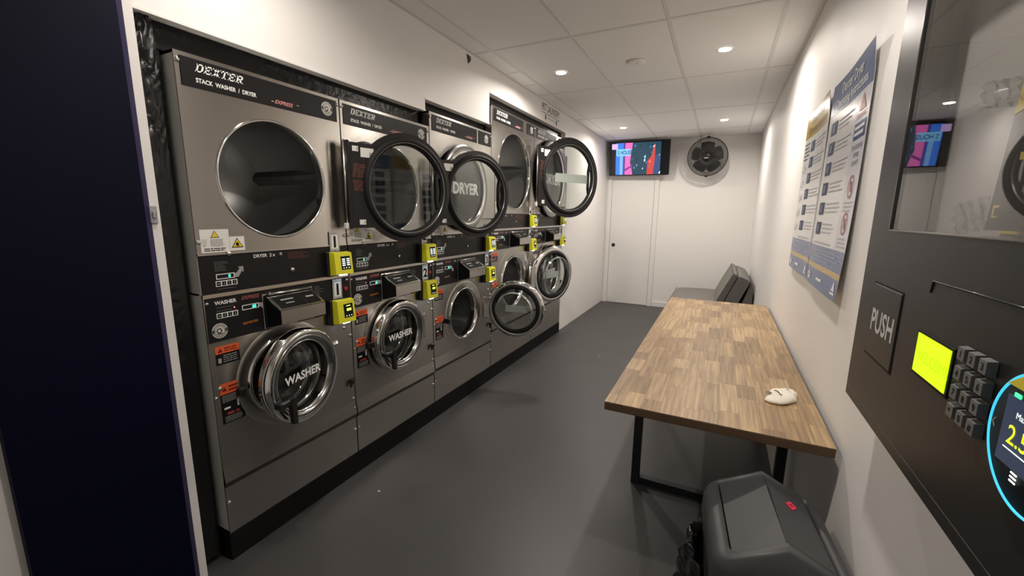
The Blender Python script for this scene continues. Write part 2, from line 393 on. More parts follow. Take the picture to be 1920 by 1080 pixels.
# ------------------------------------------------------------------ laundry machines
XM = -1.744
def slab_word(mb, word, h, fn, shear=.32):              # wide slanted slab-serif capitals
    W, th, tv = .92, .20, .24; SX = .80
    def q(a0, a1, b0, b1): return [(a0,b0), (a1,b0), (a1,b1), (a0,b1)]
    S = lambda a, b0: q(a-.13, a+tv+.13, b0, b0+.13)
    G = {'D': [q(.1,.1+tv,0,1), q(0,.75,0,th*.8), q(0,.75,1-th*.8,1), [(.75,0),(1.08,.28),(1.08,.72),(.75,1),(.75,1-th*.8),(.80,.66),(.80,.34),(.75,th*.8)]],
         'E': [q(.1,.1+tv,0,1), q(0,1.05,0,th*.8), q(0,1.05,1-th*.8,1), q(.1,.72,.42,.58), q(.92,1.05,0,.34), q(.92,1.05,.66,1), q(.62,.74,.33,.67)],
         'X': [[(.02,0),(.34,0),(1.06,1),(.74,1)], [(.74,0),(1.10,0),(.38,1),(.02,1)], q(-.08,.42,0,.12), q(.64,1.16,0,.12), q(-.08,.46,.88,1), q(.66,1.14,.88,1)],
         'T': [q(.42,.42+tv,0,1), q(.24,.9,0,.12), q(0,1.12,1-th*.8,1), q(0,.13,.66,1), q(.99,1.12,.66,1)],
         'R': [q(.1,.1+tv,0,1), q(-.02,.54,0,.12), q(0,.8,1-th*.8,1), q(.3,.8,.42,.58), [(.8,.42),(1.05,.58),(1.05,.84),(.8,1),(.8,.84),(.78,.7),(.8,.58)], [(.45,.46),(.78,.46),(1.14,0),(.82,0)], q(.78,1.22,0,.12)]}
    for i, c in enumerate(word):
        for poly in G[c]:
            mb.add([fn((a*SX + i*W*1.06 + shear*b)*h, b*h) for a, b in poly], [tuple(range(len(poly)))], False)
    return mb
def badge(x, y, z, r, parent, blue=False):               # round emblem with a ring of marks
    o = MB().disc((x, y, z), r, 'x', 32, .0012).obj('emblem', mat('emblem_cream', (.62,.60,.54), .5), parent)
    m = MB(); X = x+.0013
    m.lathe([(0, r*.64), (.0003, r*.64), (.0003, r*.58), (0, r*.58)], (X, y, z), 'x', 32)
    for i in range(22):
        a = 2*PI*i/22
        if abs(math.sin(a)) > .25:
            m.prism([(-.06*r,-.09*r), (.06*r,-.09*r), (.06*r,.09*r), (-.06*r,.09*r)], lambda p, s_, t, a=a: (X+t, y+.81*r*math.cos(a)-p*math.sin(a)+s_*math.cos(a), z+.81*r*math.sin(a)+p*math.cos(a)+s_*math.sin(a)), 0, .0003)
    for s in (-1, 1): m.prism([(.66*s*r, -.16*r), (.98*s*r, -.22*r), (.98*s*r, .22*r), (.66*s*r, .16*r)], lambda a, b, t: (X+t, y+a, z+b), 0, .0003)
    m.lathe([(0, r*.36), (.0003, r*.36), (.0003, r*.20), (0, r*.20)], (X, y-r*.08, z), 'x', 20)
    m.prism([(-.4*r,-.36*r), (.4*r,-.36*r), (.28*r,-.48*r), (-.28*r,-.48*r)], lambda a, b, t: (X+t, y+a, z+b), 0, .0003)
    m.obj('emblem_print', mat('emblem_dark', (.05,.05,.05), .5), parent)
    return o
screw_me = MB().lathe([(0, .0085), (.004, .0085), (.0065, .005), (.007, .0001)], (0,0,0), 'x', 14).mesh('screw', CHROME)
def screw(x, y, z, parent, s=1.0):
    o = put('screw', screw_me, parent, (x, y, z)); o.scale = (s, s, s); return o
def warn_tri(mb_y, mb_k, x, y, z, s, sgn=1):             # yellow triangle with black border
    P = [(-.5,-.43), (.5,-.43), (0,.43)]
    mb_k.prism([(a*s, b*s) for a, b in P], lambda a, b, t: (x+t*sgn, y+a, z+b), 0, .0004)
    mb_y.prism([(a*s*.78, (b-.03)*s*.78) for a, b in P], lambda a, b, t: (x+t*sgn, y+a, z+b), .0004, .0008)

def reader(parent, y, z, w, h, dy):                      # yellow card reader on a black base
    r = MB().bbox(.001, .030, y, y+w*.80, z-.006, z+h, .004).obj('card_reader', BLACK, parent)
    T = lambda p: p
    MB().hull([(.026, y+.012, z), (.026, y+w, z), (.026, y+.012, z+h), (.026, y+w, z+h-.004), (.066, y+.018, z+.006), (.066, y+w-.004, z+.004), (.056, y+.018, z+h-.004), (.056, y+w-.004, z+h-.008)]).obj('shell', YEL, r)
    fx = lambda zz: .0663 - .010*(zz-(z+.006))/(h-.010)
    y0, y1 = y+w*.42, y+w*.86
    MB().hull([(fx(zz)+e, yy, zz) for yy in (y0, y1) for zz in (z+h*.24, z+h*.80) for e in (-.002, .0012)]).obj('screen', MATTE, r)
    m = MB(); random.seed(int(y*1000))
    if dy:
        for i in range(4):
            for j in range(2):
                zz = z+h*(.68-.085*i); m.box(fx(zz)+.0012, fx(zz)+.002, y0+.006+j*(y1-y0)*.5, y0+.006+j*(y1-y0)*.5+(y1-y0)*.32, zz-h*.022, zz+h*.022)
        m.obj('screen_text', SCRW, r)
    else:
        zz = z+h*.56; m.box(fx(zz)+.0012, fx(zz)+.002, y0+(y1-y0)*.3, y0+(y1-y0)*.8, zz-h*.05, zz+h*.05)
        zz = z+h*.72; m.box(fx(zz)+.0012, fx(zz)+.002, y0+(y1-y0)*.28, y0+(y1-y0)*.72, zz-h*.015, zz+h*.015)
        m.obj('screen_text', SCRY, r)
    m = MB(); zz = z+h*.31
    for j in range(3): m.disc((fx(zz)+.0012, y0+(y1-y0)*(.22+.28*j), zz), .0026, 'x', 10, .0008)
    m.obj('touch_dots', SCRW, r)
    MB().box(.036, .052, y+w*.45, y+w*.75, z-.003, z+.0005).obj('status_light', BLED, r)
def plate_number(parent, n, y, z, w, h):
    p = MB().bbox(.004, .007, y, y+w, z, z+h, .001).obj('number_plate', mat('plate_grey', (.42,.415,.40), .4), parent)
    MB().box(.007, .0076, y+w*.16, y+w*.84, z+h*.14, z+h*.86).obj('card', LABEL, p)
    text(MB(), n, h*.76, wallx(.0079, y+w*.5, z+h*.235), align='CENTER', bold=.04).obj('numeral', MATTE, p)
    for zz in (z+h*.06, z+h*.94): o = screw(.007, y+w*.5, zz, p, .3)

def rd_big(r): return r > .35
def dryer_door(parent, hy, zc, R, ro, ri, hh, ang, strip, stickers):
    """origin on the hinge; closed the door reaches towards -y, +x is its outside"""
    A = sorted(set([2*PI*i/72 for i in range(72)] + [math.atan2(s*hh, R) % (2*PI) for s in (1,-1)]))
    O = []; I = []
    for a in A:
        c, q = math.cos(a), math.sin(a); t = ro
        if c > 1e-6: t = max(t, min(R/c, hh/abs(q) if abs(q) > 1e-6 else 1e9))
        O.append((-R+t*c, zc+t*q)); I.append((-R+ri*c, zc+ri*q))
    m = MB().ringplate(O, I, -.006, .014)
    op = ang > 90; qo = 1.0 if op else .5
    d = m.obj('dryer_door', BLACK, parent, ((.052 if rd_big(ro) else .045) if op else .022, hy, 0), math.radians(ang))
    MB().ringplate([(y*.985, zc+(z-zc)*.985) for y, z in O], I, .0142, .0152).obj('outer_skin', STEEL, d)
    c = (0, -R, zc)
    k = ro-ri
    MB().lathe([(-.006, ri+.62*k), (-.022, ri+.56*k), (-.030, ri+.40*k), (-.026, ri+.22*k), (-.012, ri+.10*k), (-.006, ri)], c, 'x', 64).obj('inner_gasket', GASK, d)
    MB().lathe([(-.018, ri+.14*k), (-.023, ri+.17*k), (-.0245, ri+.21*k), (-.021, ri+.24*k)], c, 'x', 64).obj('gasket_bead', mat('bead_steel', (.35,.35,.34), .25, .8), d)
    MB().lathe([(.014, ro-.002), (.014+.012*qo, ro-.014), (.014+.016*qo, ri+.5*k), (.014+.010*qo, ri+.1*k), (.014, ri)], c, 'x', 64).obj('outer_ring', DULLC, d)
    MB().lathe([(.014+.010*qo, ri+.10*k), (.014+.018*qo, ri+.18*k), (.014+.020*qo, ri+.30*k), (.014+.015*qo, ri+.42*k)], c, 'x', 64).obj('chrome_trim', CHROME, d)
    MB().disc((.002, -R, zc), ri+.002, 'x', 64, .005).obj('glass', GLASS, d)
    hb = MB()                                            # finger bar with a slot on the free side
    ya, zz = -R-ri*.86, ri*.30
    hb.bbox(-.012, .020, ya-.009, ya+.009, zc-zz, zc+zz, .004)
    for s in (1, -1):
        hb.hull([(x, y, zc+s*z) for x in (-.010, .018) for y, z in ((ya+.008, zz*.9), (ya-.006, zz*1.65), (ya-ri*.08, zz*1.45), (ya-ri*.10, zz*1.05), (ya-.006, zz*.95))])
    hb.obj('handle', BLACK, d)
    hg = MB()
    hg.bbox(-.030, .016, -.002, .014, zc-hh*1.02, zc+hh*1.02, .003)
    hg.obj('hinge_bar', BLACK, d)
    MB().tube([(-.010, .018, zc-hh*1.03), (-.010, .018, zc+hh*1.03)], .005, 8).obj('hinge_pin', STEELP, d)
    MB().bbox(-.02, .004, .014, .032, zc-hh*1.02, zc-hh*.88, .003).obj('catch', LABEL, d)
    if stickers:
        for ya, yb, za, zb in ((-.060, -.028, .80, .92), (-.145, -.072, .68, .90), (-.085, -.050, -.92, -.80)): MB().box(-.0068, -.006, ya, yb, zc+hh*za, zc+hh*zb).obj('sticker', LABEL, d)
        m = MB(); m.box(-.0074, -.0068, -.140, -.120, zc+hh*.70, zc+hh*.80); m.box(-.0074, -.0068, -.058, -.050, zc+hh*.83, zc+hh*.89); m.box(-.0074, -.0068, -.082, -.075, zc-hh*.90, zc-hh*.83)
        m.obj('sticker_marks', GREYP, d)
        m = MB()
        for z0, z1 in ((.20, .52), (-.12, .14)): lines(m, -.0065, -.095, -.022, zc+hh*z0, zc+hh*z1, 6, .72, .15, 1)
        m.obj('warning_print', BROWNP, d)
    if strip:
        y0 = -R - ri*.14
        MB().box(.0075, .0085, y0-ri*.72, y0+ri*.72, zc-ri*.14, zc+ri*.14).obj('label_strip', STRIP, d)
        if strip == 2:
            MB().box(.0086, .0092, y0-ri*.72, y0+ri*.72, zc-ri*.14, zc+ri*.14).obj('label_face', mat('label_grey', (.20,.20,.20), .5), d)
            text(MB(), 'DRYER', ri*.46, wallx(.0095, -R, zc-ri*.16), align='CENTER', bold=.035).obj('lettering', WHITEP, d)
    return d

def washer_door(parent, hy, zc, R, ro, ang, mode, lever):
    """chrome ring, dark ring, bulging glass bowl; hinge origin; mode 'word' or 'strip'"""
    c = (0, -R, zc)
    d = MB().lathe([(-.020, ro*.80), (-.020, ro*.97), (-.012, ro), (.022, ro), (.034, ro*.975), (.040, ro*.93), (.036, ro*.86)], c, 'x', 64).obj('washer_door', CHROME, parent, (.030, hy, 0), math.radians(ang))
    MB().lathe([(.036, ro*.86), (.0385, ro*.85), (.036, ro*.79), (.024, ro*.76)], c, 'x', 64).obj('face_ring', DULLC, d)
    MB().lathe([(.024, ro*.76), (.028, ro*.755), (.028, ro*.735), (.018, ro*.72)], c, 'x', 64).obj('inner_trim', CHROME, d)
    MB().lathe([(-.020, ro*.86), (-.030, ro*.83), (-.030, ro*.77), (-.015, ro*.72)], c, 'x', 64).obj('back_gasket', GASK, d)
    MB().lathe([(-.020, ro*.97), (-.026, ro*.94), (-.022, ro*.86)], c, 'x', 64).obj('back_ring', CHROME, d)
    MB().lathe([(.016, .0001), (.016, ro*.72), (.012, ro*.725), (-.018, ro*.72), (-.075, ro*.64), (-.098, ro*.54), (-.104, ro*.34), (-.106, .0001)], c, 'x', 56).obj('glass_bowl', BOWL, d)
    MB().lathe([(-.070, ro*.652), (-.078, ro*.640), (-.084, ro*.615)], c, 'x', 48).obj('bowl_rim', mat('bowl_rim_glass', (.45,.46,.45), .08, .7), d)
    hp = MB().bbox(-.022, .012, -ro*.30-(R-ro), .004, zc-ro*.36, zc+ro*.36, .004)
    hp.tube([(-.004, .006, zc-ro*.38), (-.004, .006, zc+ro*.38)], .009, 10)
    hp.obj('hinge', STEELP, d)
    if lever:
        lv = MB(); ya, za = -R-ro*.82, zc-ro*.30
        lv.bbox(.030, .066, ya-.013, ya+.013, za-.013, za+.013, .005)
        lv.bbox(.052, .068, ya-.010, ya+.048, za-.010, za+.012, .005)
        lv.hull([(x, ya+y, za+z) for x, y, z in ((.050,.030,.012), (.070,.030,.012), (.050,.052,.010), (.070,.052,.010), (.054,.034,-.080), (.072,.034,-.080), (.054,.050,-.085), (.072,.050,-.085))])
        lv.map(lambda p: Vector((.030+(p.x-.030)*1.15, ya+(p.y-ya)*1.25, za+(p.z-za)*1.25)))
        lv.obj('handle', BLACK, d)
    else:
        MB().bbox(.0, .030, -R-ro*1.05, -R-ro*.96, zc-.015, zc+.015, .004).obj('handle', STEELP, d)
    if mode == 'word':
        text(MB(), 'WASHER', ro*.245, wallx(.0175, -R, zc-ro*.07), align='CENTER', bold=.03).obj('lettering', WHITEP, d)
    else:
        MB().box(.0165, .0178, -R-ro*.40, -R+ro*.40, zc-ro*.13, zc+ro*.10).obj('label_strip', STRIP, d)
    return d

def machine(idx, y0, W, label, S):
    m = thing('stack_washer_dryer', label, 'laundry machine', (XM, y0, 0), 0, 'stacked laundry machines in a row')
    g = .004; zt, zb = S['top'], .124
    # cabinet: open-fronted shell
    cb = MB(); D = .66
    for a in ((-D, -.004, g, g+.012, zb, zt), (-D, -.004, W-g-.012, W-g, zb, zt), (-D, -D+.01, g, W-g, zb, zt), (-D, -.004, g, W-g, zt-.01, zt), (-D, -.004, g, W-g, zb, zb+.01), (-D+.01, -.02, g, W-g, S['d0']-.004, S['d0']+.004)): cb.box(*a)
    cb.obj('cabinet', SIDE if idx == 1 else STEELP, m)
    dy, dz, rd = S['dry']; wy, wz, rw, rdoor = S['wash']
    d0, d1 = S['d0'], S['d1']; w0, w1 = S['w0'], S['w1']; seam = S['seam']
    MB().holeplate(g, W-g, d1+.004, zt, dy, dz, rd, -.004, 0).obj('dryer_front', STEEL, m)
    MB().lathe([(0, rd+.012), (.004, rd+.010), (.006, rd+.004), (.002, rd), (-.03, rd-.002)], (0, dy, dz), 'x', 72).obj('dryer_rim', CHROME, m)
    dd = MB().lathe([(-.020, rd+.02), (-.06, rd+.045), (-.56, rd+.045), (-.565, .0001)], (0, 0, 0), 'x', 64).obj('dryer_drum', DRUM, m, (0, dy, dz))
    for k in range(3):
        a = math.radians((8, 128, 248)[k]); rr = rd+.045
        MB().hull([(x, (rr-h)*math.cos(a+q), (rr-h)*math.sin(a+q)) for x in (-.22, -.555) for h, q in ((0,-.13), (0,.13), (.030,-.04), (.030,.04))] + [(-.075, rr*math.cos(a+q), rr*math.sin(a+q)) for q in (-.05, .05)]).obj('baffle', DRUMB, dd)
    # header panels
    for i, (a, b) in enumerate(S['hdr']):
        h0, h1 = zt-.112, zt-.014
        hp = MB().bbox(.0005, .003, a, b, h0, h1, .0012).obj('header_panel', PANEL, m)
        hs = S.get('hs', 1.0)
        if i == 0:
            slab_word(MB(), 'DEXTER', .0290*hs, wallx(.0035, a+.046, zt-.056)).obj('brand_lettering', WHITEP, hp)
            text(MB(), 'STACK  WASHER  /  DRYER', .0212*hs, wallx(.0035, a+.046, zt-.092), bold=.028, stretch=.86).obj('lettering', WHITEP, hp)
            ex = S['ex']
            text(MB(), 'EXPRESS', .021, wallx(.0035, ex, zt-.096), bold=.03, shear=.4, stretch=1.05).obj('express_lettering', REDP, hp)
            MB().box(.0035, .0038, ex-.014, ex-.003, zt-.092, zt-.090).box(.0035, .0038, ex+.105, ex+.116, zt-.084, zt-.082).obj('dash', WHITEP, hp)
        if i == len(S['hdr'])-1: badge(.003, b-.058 if len(S['hdr']) == 1 else (a+b)/2+.02, zt-.062, .031, hp)
    for y, z in ((.014, zt-.03), (W-.014, zt-.03), (.014, d1+.05), (W-.014, d1+.05)): screw(0, y, z, m)
    # dryer labels
    lz = d1+.010
    wl_ = MB().box(.0002, .0008, .020, .124, lz, lz+.088).obj('warning_label', LABEL, m)
    fl_ = MB().box(.0002, .0008, .125, .183, lz+.002, lz+.058).obj('fire_label', LABEL, m)
    ty, tk = MB(), MB(); warn_tri(ty, tk, .0009, .072, lz+.070, .032); tk.obj('triangle_border', MATTE, wl_); ty.obj('triangle', WYEL, wl_)
    pr = MB(); lines(pr, .0009, .054, .108, lz+.022, lz+.052, 9, .5, .2); lines(pr, .0009, .026, .044, lz+.022, lz+.052, 5, .4, .5); pr.obj('fine_print', GREYP, wl_)
    pr = MB(); lines(pr, .0009, .030, .112, lz+.004, lz+.018, 2, .5, .1); pr.obj('bold_print', MATTE, wl_)
    ty, tk = MB(), MB(); warn_tri(ty, tk, .0009, .154, lz+.033, .046); tk.obj('triangle_border', MATTE, fl_); ty.obj('triangle', WYEL, fl_)
    fx = lambda a, b, t: (.0018+t, .154+a*.5, lz+.026+b*.55)
    MB().prism([(-.011,-.008), (.011,-.008), (.013,.002), (.008,.012), (.006,.006), (.001,.022), (-.006,.012), (-.009,.014), (-.013,.002)], fx, 0, .0003).prism([(-.016,-.014), (.016,-.014), (.016,-.011), (-.016,-.011)], fx, 0, .0003).obj('flame', MATTE, fl_)
    # dryer control panel
    MB().box(-.006, .004, g, W-g, d0-.012, d0).box(-.006, .004, g, W-g, d1, d1+.005).obj('panel_trim', STEELP, m)
    dp = MB().bbox(-.003, .0015, .006, W-.006, d0, d1, .001).obj('dryer_control_panel', PANEL, m)
    zc = d0 + .048
    text(MB(), 'DRYER  2 x', .0195, wallx(.0018, W*.30 if W < .75 else W*.22, d1-.024), bold=.02).obj('lettering', WHITEP, dp)
    MB().box(.0018, .002, W*.30+.118, W*.30+.129, d1-.022, d1-.010).obj('coin_mark', GREYP, dp)
    def readout(par, y, z, txt, down):
        MB().ringplate([(y, z), (y+.070, z), (y+.070, z+.021), (y, z+.021)], [(y+.003, z+.003), (y+.067, z+.003), (y+.067, z+.018), (y+.003, z+.018)], .0016, .0022).obj('display_frame', WHITEP, par)
        s = -1 if down else 1; zq = z+.0105
        MB().prism([(y+.070, zq-.009*s), (y+.085, zq-.009*s), (y+.100, zq+.014*s), (y+.107, zq+.008*s), (y+.107, zq+.032*s), (y+.086, zq+.032*s), (y+.092, zq+.025*s), (y+.078, zq+.008*s), (y+.070, zq+.008*s)], lambda a, b, t: (t, a, b), .0016, .0022).obj('arrow', GREYP, par)
        text(MB(), txt, .017, wallx(.0024, y+.050, zq-.006), align='CENTER', bold=.02).obj('digits', GREEN, par)
    def keysx(par, y, z):
        b = MB(); b.box(.0016, .0024, y, y+.082, z, z+.022); o = b.obj('button_strip', WHITEP, par)
        k = MB()
        for i in range(4): k.bbox(.0024, .0040, y+.003+i*.020, y+.018+i*.020, z+.003, z+.019, .001)
        k.obj('buttons', MATTE, par)
        k = MB()
        for i in range(4): k.box(.004, .0044, y+.009+i*.020, y+.0115+i*.020, z+.006, z+.016) if i else k.box(.004, .0044, y+.006, y+.0145, z+.009, z+.013)
        k.obj('button_marks', GREYP, par)
    readout(dp, .060, d0+.054, '0', False); keysx(dp, .056, d0+.026)
    pr = MB(); lines(pr, .0018, .058, .108, d0+.085, d0+.125, 6, .4, .5); lines(pr, .0018, .060, .135, d0+.012, d0+.020, 1, .3, .1); pr.obj('fine_print', DIMP, dp)
    pr = MB(); lines(pr, .0018, W*.52, W*.70, d1-.045, d1-.010, 5, .45, .5); pr.obj('red_fine_print', BROWNP, dp)
    screw(.0015, W*.545, d0+.058, dp, 1.15); MB().bbox(.006, .011, W*.545-.014, W*.545-.002, d0+.055, d0+.062, .001).obj('lock_key', STEELP, dp)
    screw(.003, .115, d1+.002, m, 1.1)
    # washer control panel
    wp = MB().bbox(-.003, .0015, .006, W-.006, w0, w1, .001).obj('washer_control_panel', PANEL, m)
    MB().box(-.004, .0035, g, W-g, w1, w1+.006).box(-.004, .003, g, W-g, w0-.004, w0).box(-.004, .003, g, g+.003, w0, w1).obj('panel_bezel', STEELP, m)
    text(MB(), 'WASHER', .0205, wallx(.0018, .044, w1-.030), bold=.028).obj('lettering', WHITEP, wp)
    text(MB(), 'EXPRESS', .0195, wallx(.0018, .146, w1-.026), bold=.03, shear=.4).obj('express_lettering', mat('dim_red_print', (.30,.075,.07), .6), wp)
    text(MB(), '2 x', .0165, wallx(.0018, .266, w1-.026), bold=.02).obj('count_lettering', WHITEP, wp)
    readout(wp, .146, w1-.071, '60' if idx < 3 else '50', True); keysx(wp, .046, w1-.086)
    MB().disc((.0018, .116, w1-.051), .0025, 'x', 8, .001).obj('indicator_light', RLED, wp)
    pr = MB(); lines(pr, .0018, .048, .120, w1-.062, w1-.036, 2, .2, .2); lines(pr, .0018, .494, .548, w1-.070, w1-.022, 7, .35, .5); pr.obj('fine_print', DIMP, wp)
    MB().box(.0016, .002, .143, .163, w1-.132, w1-.122).box(.0016, .002, .165, .185, w1-.131, w1-.121).box(.0016, .002, .187, .207, w1-.130, w1-.120).obj('amber_marks', mat('amber_print', (.25,.09,.012), .5), wp)
    badge(.0015, .052, w0+.042, .030, wp)
    MB().disc((.0015, W-.028, w1-.060), .0095, 'x', 18, .006).obj('stop_button', REDB, wp)
    sy0, sy1 = S['soap']; b0, b1 = w0+.012, w1-.034          # soap dispenser
    MB().bbox(.0012, .004, sy0-.012, sy1+.010, b0-.010, b1+.016, .001).obj('dispenser_plate', STEELP, wp)
    MB().bbox(.004, .006, sy0-.008, sy1+.006, b0-.006, b1+.010, .001).obj('dispenser_back', MATTE, wp)
    sp = MB().hull([(x, y, z) for y in (sy0+.002, sy1) for x, z in ((.005, b0), (.005, b1), (.098, b0+.022), (.098, b0+.080), (.014, b1))]).obj('soap_dispenser', MATTE, m)
    MB().box(.0985, .100, sy0+.002, sy1, b0+.022, b0+.080).obj('front', STEEL, sp)
    def slope(t): return (.014+.084*t, b1+(b0+.080-b1)*t)
    def lid(name, ya, yb, ta, tb, off, ma):
        (xa, za), (xb, zb_) = slope(ta), slope(tb)
        MB().hull([(xa+e*.4, y, za+e) for y in (ya, yb) for e in (off-.003, off)] + [(xb+e*.4, y, zb_+e) for y in (ya, yb) for e in (off-.003, off)]).obj(name, ma, sp)
    lid('lid', sy0, sy1, 0, 1.0, .003, STEELP); ym = sy0+(sy1-sy0)*.62
    lid('lid_panel', sy0+.014, ym, .10, .90, .005, MATTE); lid('lid_panel', ym+.006, sy1-.012, .10, .90, .005, MATTE)
    lid('lid_print', sy0+.04, ym-.04, .34, .42, .0056, GREYP); lid('lid_print', sy0+.05, ym-.05, .60, .66, .0056, GREYP); lid('lid_print', ym+.02, sy1-.026, .40, .50, .0056, GREYP)
    MB().tube([(.012, sy0+.01, b1+.012), (.012, sy1-.01, b1+.012)], .005, 8).obj('lid_hinge', STEELP, sp)
    # washer front with its round port
    MB().holeplate(g, W-g, seam+.006, w0-.004, wy, wz, rw, -.004, 0).obj('washer_front', STEEL, m)
    MB().lathe([(0, rdoor*1.09), (.0016, rdoor*1.07), (.002, rdoor*1.0), (.001, rw)], (0, wy, wz), 'x', 72).obj('port_flange', STEEL, m)
    MB().lathe([(.001, rw+.014), (.010, rw+.010), (.012, rw), (-.02, rw-.006), (-.05, rw-.012)], (0, wy, wz), 'x', 64).obj('port_rim', CHROME, m)
    wd = MB().lathe([(-.022, rw), (-.07, rw+.03), (-.50, rw+.03), (-.505, .0001)], (0, 0, 0), 'x', 56).obj('washer_drum', DRUM, m, (0, wy, wz))
    for k in range(3):
        a = math.radians((-35, 85, 205)[k]); rr = rw+.03
        MB().hull([(x, (rr-h)*math.cos(a+q), (rr-h)*math.sin(a+q)) for x in (-.08, -.49) for h, q in ((0,-.22), (0,.22), (.05,-.06), (.05,.06))]).obj('baffle', DRUMB, wd)
    MB().bbox(.002, .034, wy-rdoor*1.0-.022, wy-rdoor*1.0+.006, wz-.026, wz+.012, .005).obj('door_catch', BLACK, m)
    lp = MB().box(-.006, -.001, g, W-g, zb, seam-.002).obj('lower_panel', STEEL, m)
    MB().hull([(x, y, z) for y in (g, W-g) for x, z in ((-.004, seam+.07), (.0004, seam+.07), (.010, seam-.002), (.010, seam-.006), (-.004, seam-.010))]).obj('panel_lip', STEEL, m)
    MB().hull([(x, y, z) for y in (g, W-g) for x, z in ((-.004, seam-.008), (.0085, seam-.008), (.0005, seam-.030), (-.004, seam-.032))]).obj('seam_shade', mat('seam_shade_steel', (.10,.09,.08), .4, .9), m)  # dark strip below the lip, the recess's shade put into its colour
    for y, z in ((.016, w1-.020), (W-.016, w1-.016), (.03, wz+.03), (.012, wz-.005), (W-.05, wz+.13), (W-.014, wz+.08), (.014, seam+.03), (W-.014, seam+.03), (.014, seam-.10), (W-.014, seam-.10), (W-.014, seam+.085)): screw(.0, y, z, m, 1.0 if y > .02 else .8)
    for (ya, yb, za, zb2, nm, oh) in ((.026, .118, w0-.098, w0-.022, 'warning_plate', .030), (.026, .116, wz-.125, wz+.045, 'operation_plate', .045)):
        p = MB().box(.0002, .0010, ya, yb, za, zb2).obj(nm, MATTE, m)
        MB().box(.0010, .0014, ya, yb, zb2-oh, zb2).obj('orange_band', ORANGE, p)
        t_ = MB().prism([(-.010,-.009), (.010,-.009), (0,.009)], lambda a, b, t: (t, ya+.018+a, zb2-oh*.52+b), .0014, .0017); lines(t_, .0014, ya+.034, yb-.006, zb2-oh*.85, zb2-oh*.2, 2, .5, .2); t_.obj('band_print', mat('dark_red_print', (.16,.012,.006), .5), p)
        pr = MB()
        if nm == 'warning_plate': lines(pr, .0011, ya+.028, yb-.006, za+.006, zb2-oh-.006, 4, .35, .2); pr.box(.0011, .0014, ya+.008, ya+.020, za+.008, za+.028)
        else:
            lines(pr, .0011, ya+.006, yb-.006, zb2-oh-.036, zb2-oh-.004, 6, .35, .15); lines(pr, .0011, ya+.010, yb-.006, za+.004, za+.030, 4, .35, .2)
        pr.obj('fine_print', GREYP, p)
        if nm != 'warning_plate':
            MB().box(.0011, .0015, ya+.010, ya+.034, za+.060, za+.068).box(.0011, .0015, yb-.028, yb-.021, za+.060, za+.088).obj('handle_diagram', WHITEP, p)
            lines(MB(), .0011, ya+.020, yb-.022, za+.034, za+.046, 1, .8, .1).obj('red_bar', mat('plate_red', (.35,.04,.03), .5), p)
    plate_number(m, str(idx), W-.112, d1-.028, .058, .098); plate_number(m, str(idx), W-.112, w1-.108, .058, .104)
    reader(m, W-.152, d0+.006, .130, .118, True); reader(m, W-.152, w0-.052, .130, .124, False)
    MB().hull([(.001, W-.040, wz-.165), (.001, W-.012, wz-.160), (.03, W-.034, wz-.170), (.03, W-.016, wz-.166), (.022, W-.046, wz-.205), (.010, W-.044, wz-.205)]).obj('key_tab', BLACK, m)
    # doors
    a_d, st, stk = S['ddoor']; dryer_door(m, W-.012, dz, W-.012-dy, rd*1.26, rd*.985, rd*.90, a_d, st, stk)
    a_w, md, lv = S['wdoor']; washer_door(m, wy+rdoor+.035, wz, rdoor+.035, rdoor, a_w, md, lv)
    return m

A = dict(top=2.015, d0=1.149, d1=1.299, w0=.958, w1=1.134, seam=.366, dry=(.347, 1.600, .236), wash=(.325, .735, .175, .217), hdr=[(.020, .690)], ex=.365, soap=(.245, .470))
MACH = [
 (1, .8712, .7090, 'steel stacked washer dryer number 1 beside the navy panel, washer door slightly ajar', dict(A, ddoor=(164, 0, True), wdoor=(11, 'word', True))),
 (2, 1.5802, .7172, 'steel stacked washer dryer number 2, washer shut, dryer door swung over number 3', dict(A, ddoor=(160, 0, True), wdoor=(1.5, 'word', True))),
 (3, 2.2974, .8224, 'steel stacked washer dryer number 3 with its washer door swung out into the aisle', dict(top=2.1117, d0=1.160, d1=1.318, w0=.960, w1=1.142, seam=.378, dry=(.385, 1.647, .245), wash=(.395, .700, .192, .235), hdr=[(.028, .592), (.616, .812)], ex=.44, soap=(.32, .555), ddoor=(0, 2, False), wdoor=(101, 'strip', False))),
 (4, 3.1198, .8777, 'tall steel stacked washer dryer with open hatches beside machine number 3', dict(top=2.3322, d0=1.338, d1=1.470, w0=1.155, w1=1.322, seam=.462, hs=1.15, dry=(.445, 1.845, .325), wash=(.430, .830, .235, .300), hdr=[(.036, .605), (.690, .868)], ex=.45, soap=(.36, .61), ddoor=(151, 1, True), wdoor=(158, 'strip', False))),
 (5, 3.9975, .8944, 'tall steel stacked washer dryer last in the row, below the pet laundry sign', dict(top=2.3322, d0=1.338, d1=1.470, w0=1.155, w1=1.322, seam=.462, hs=1.15, dry=(.445, 1.845, .325), wash=(.430, .830, .235, .300), hdr=[(.036, .605), (.690, .880)], ex=.45, soap=(.36, .61), ddoor=(0, 2, False), wdoor=(1, 'strip', False))),
]
for a in MACH: machine(*a)

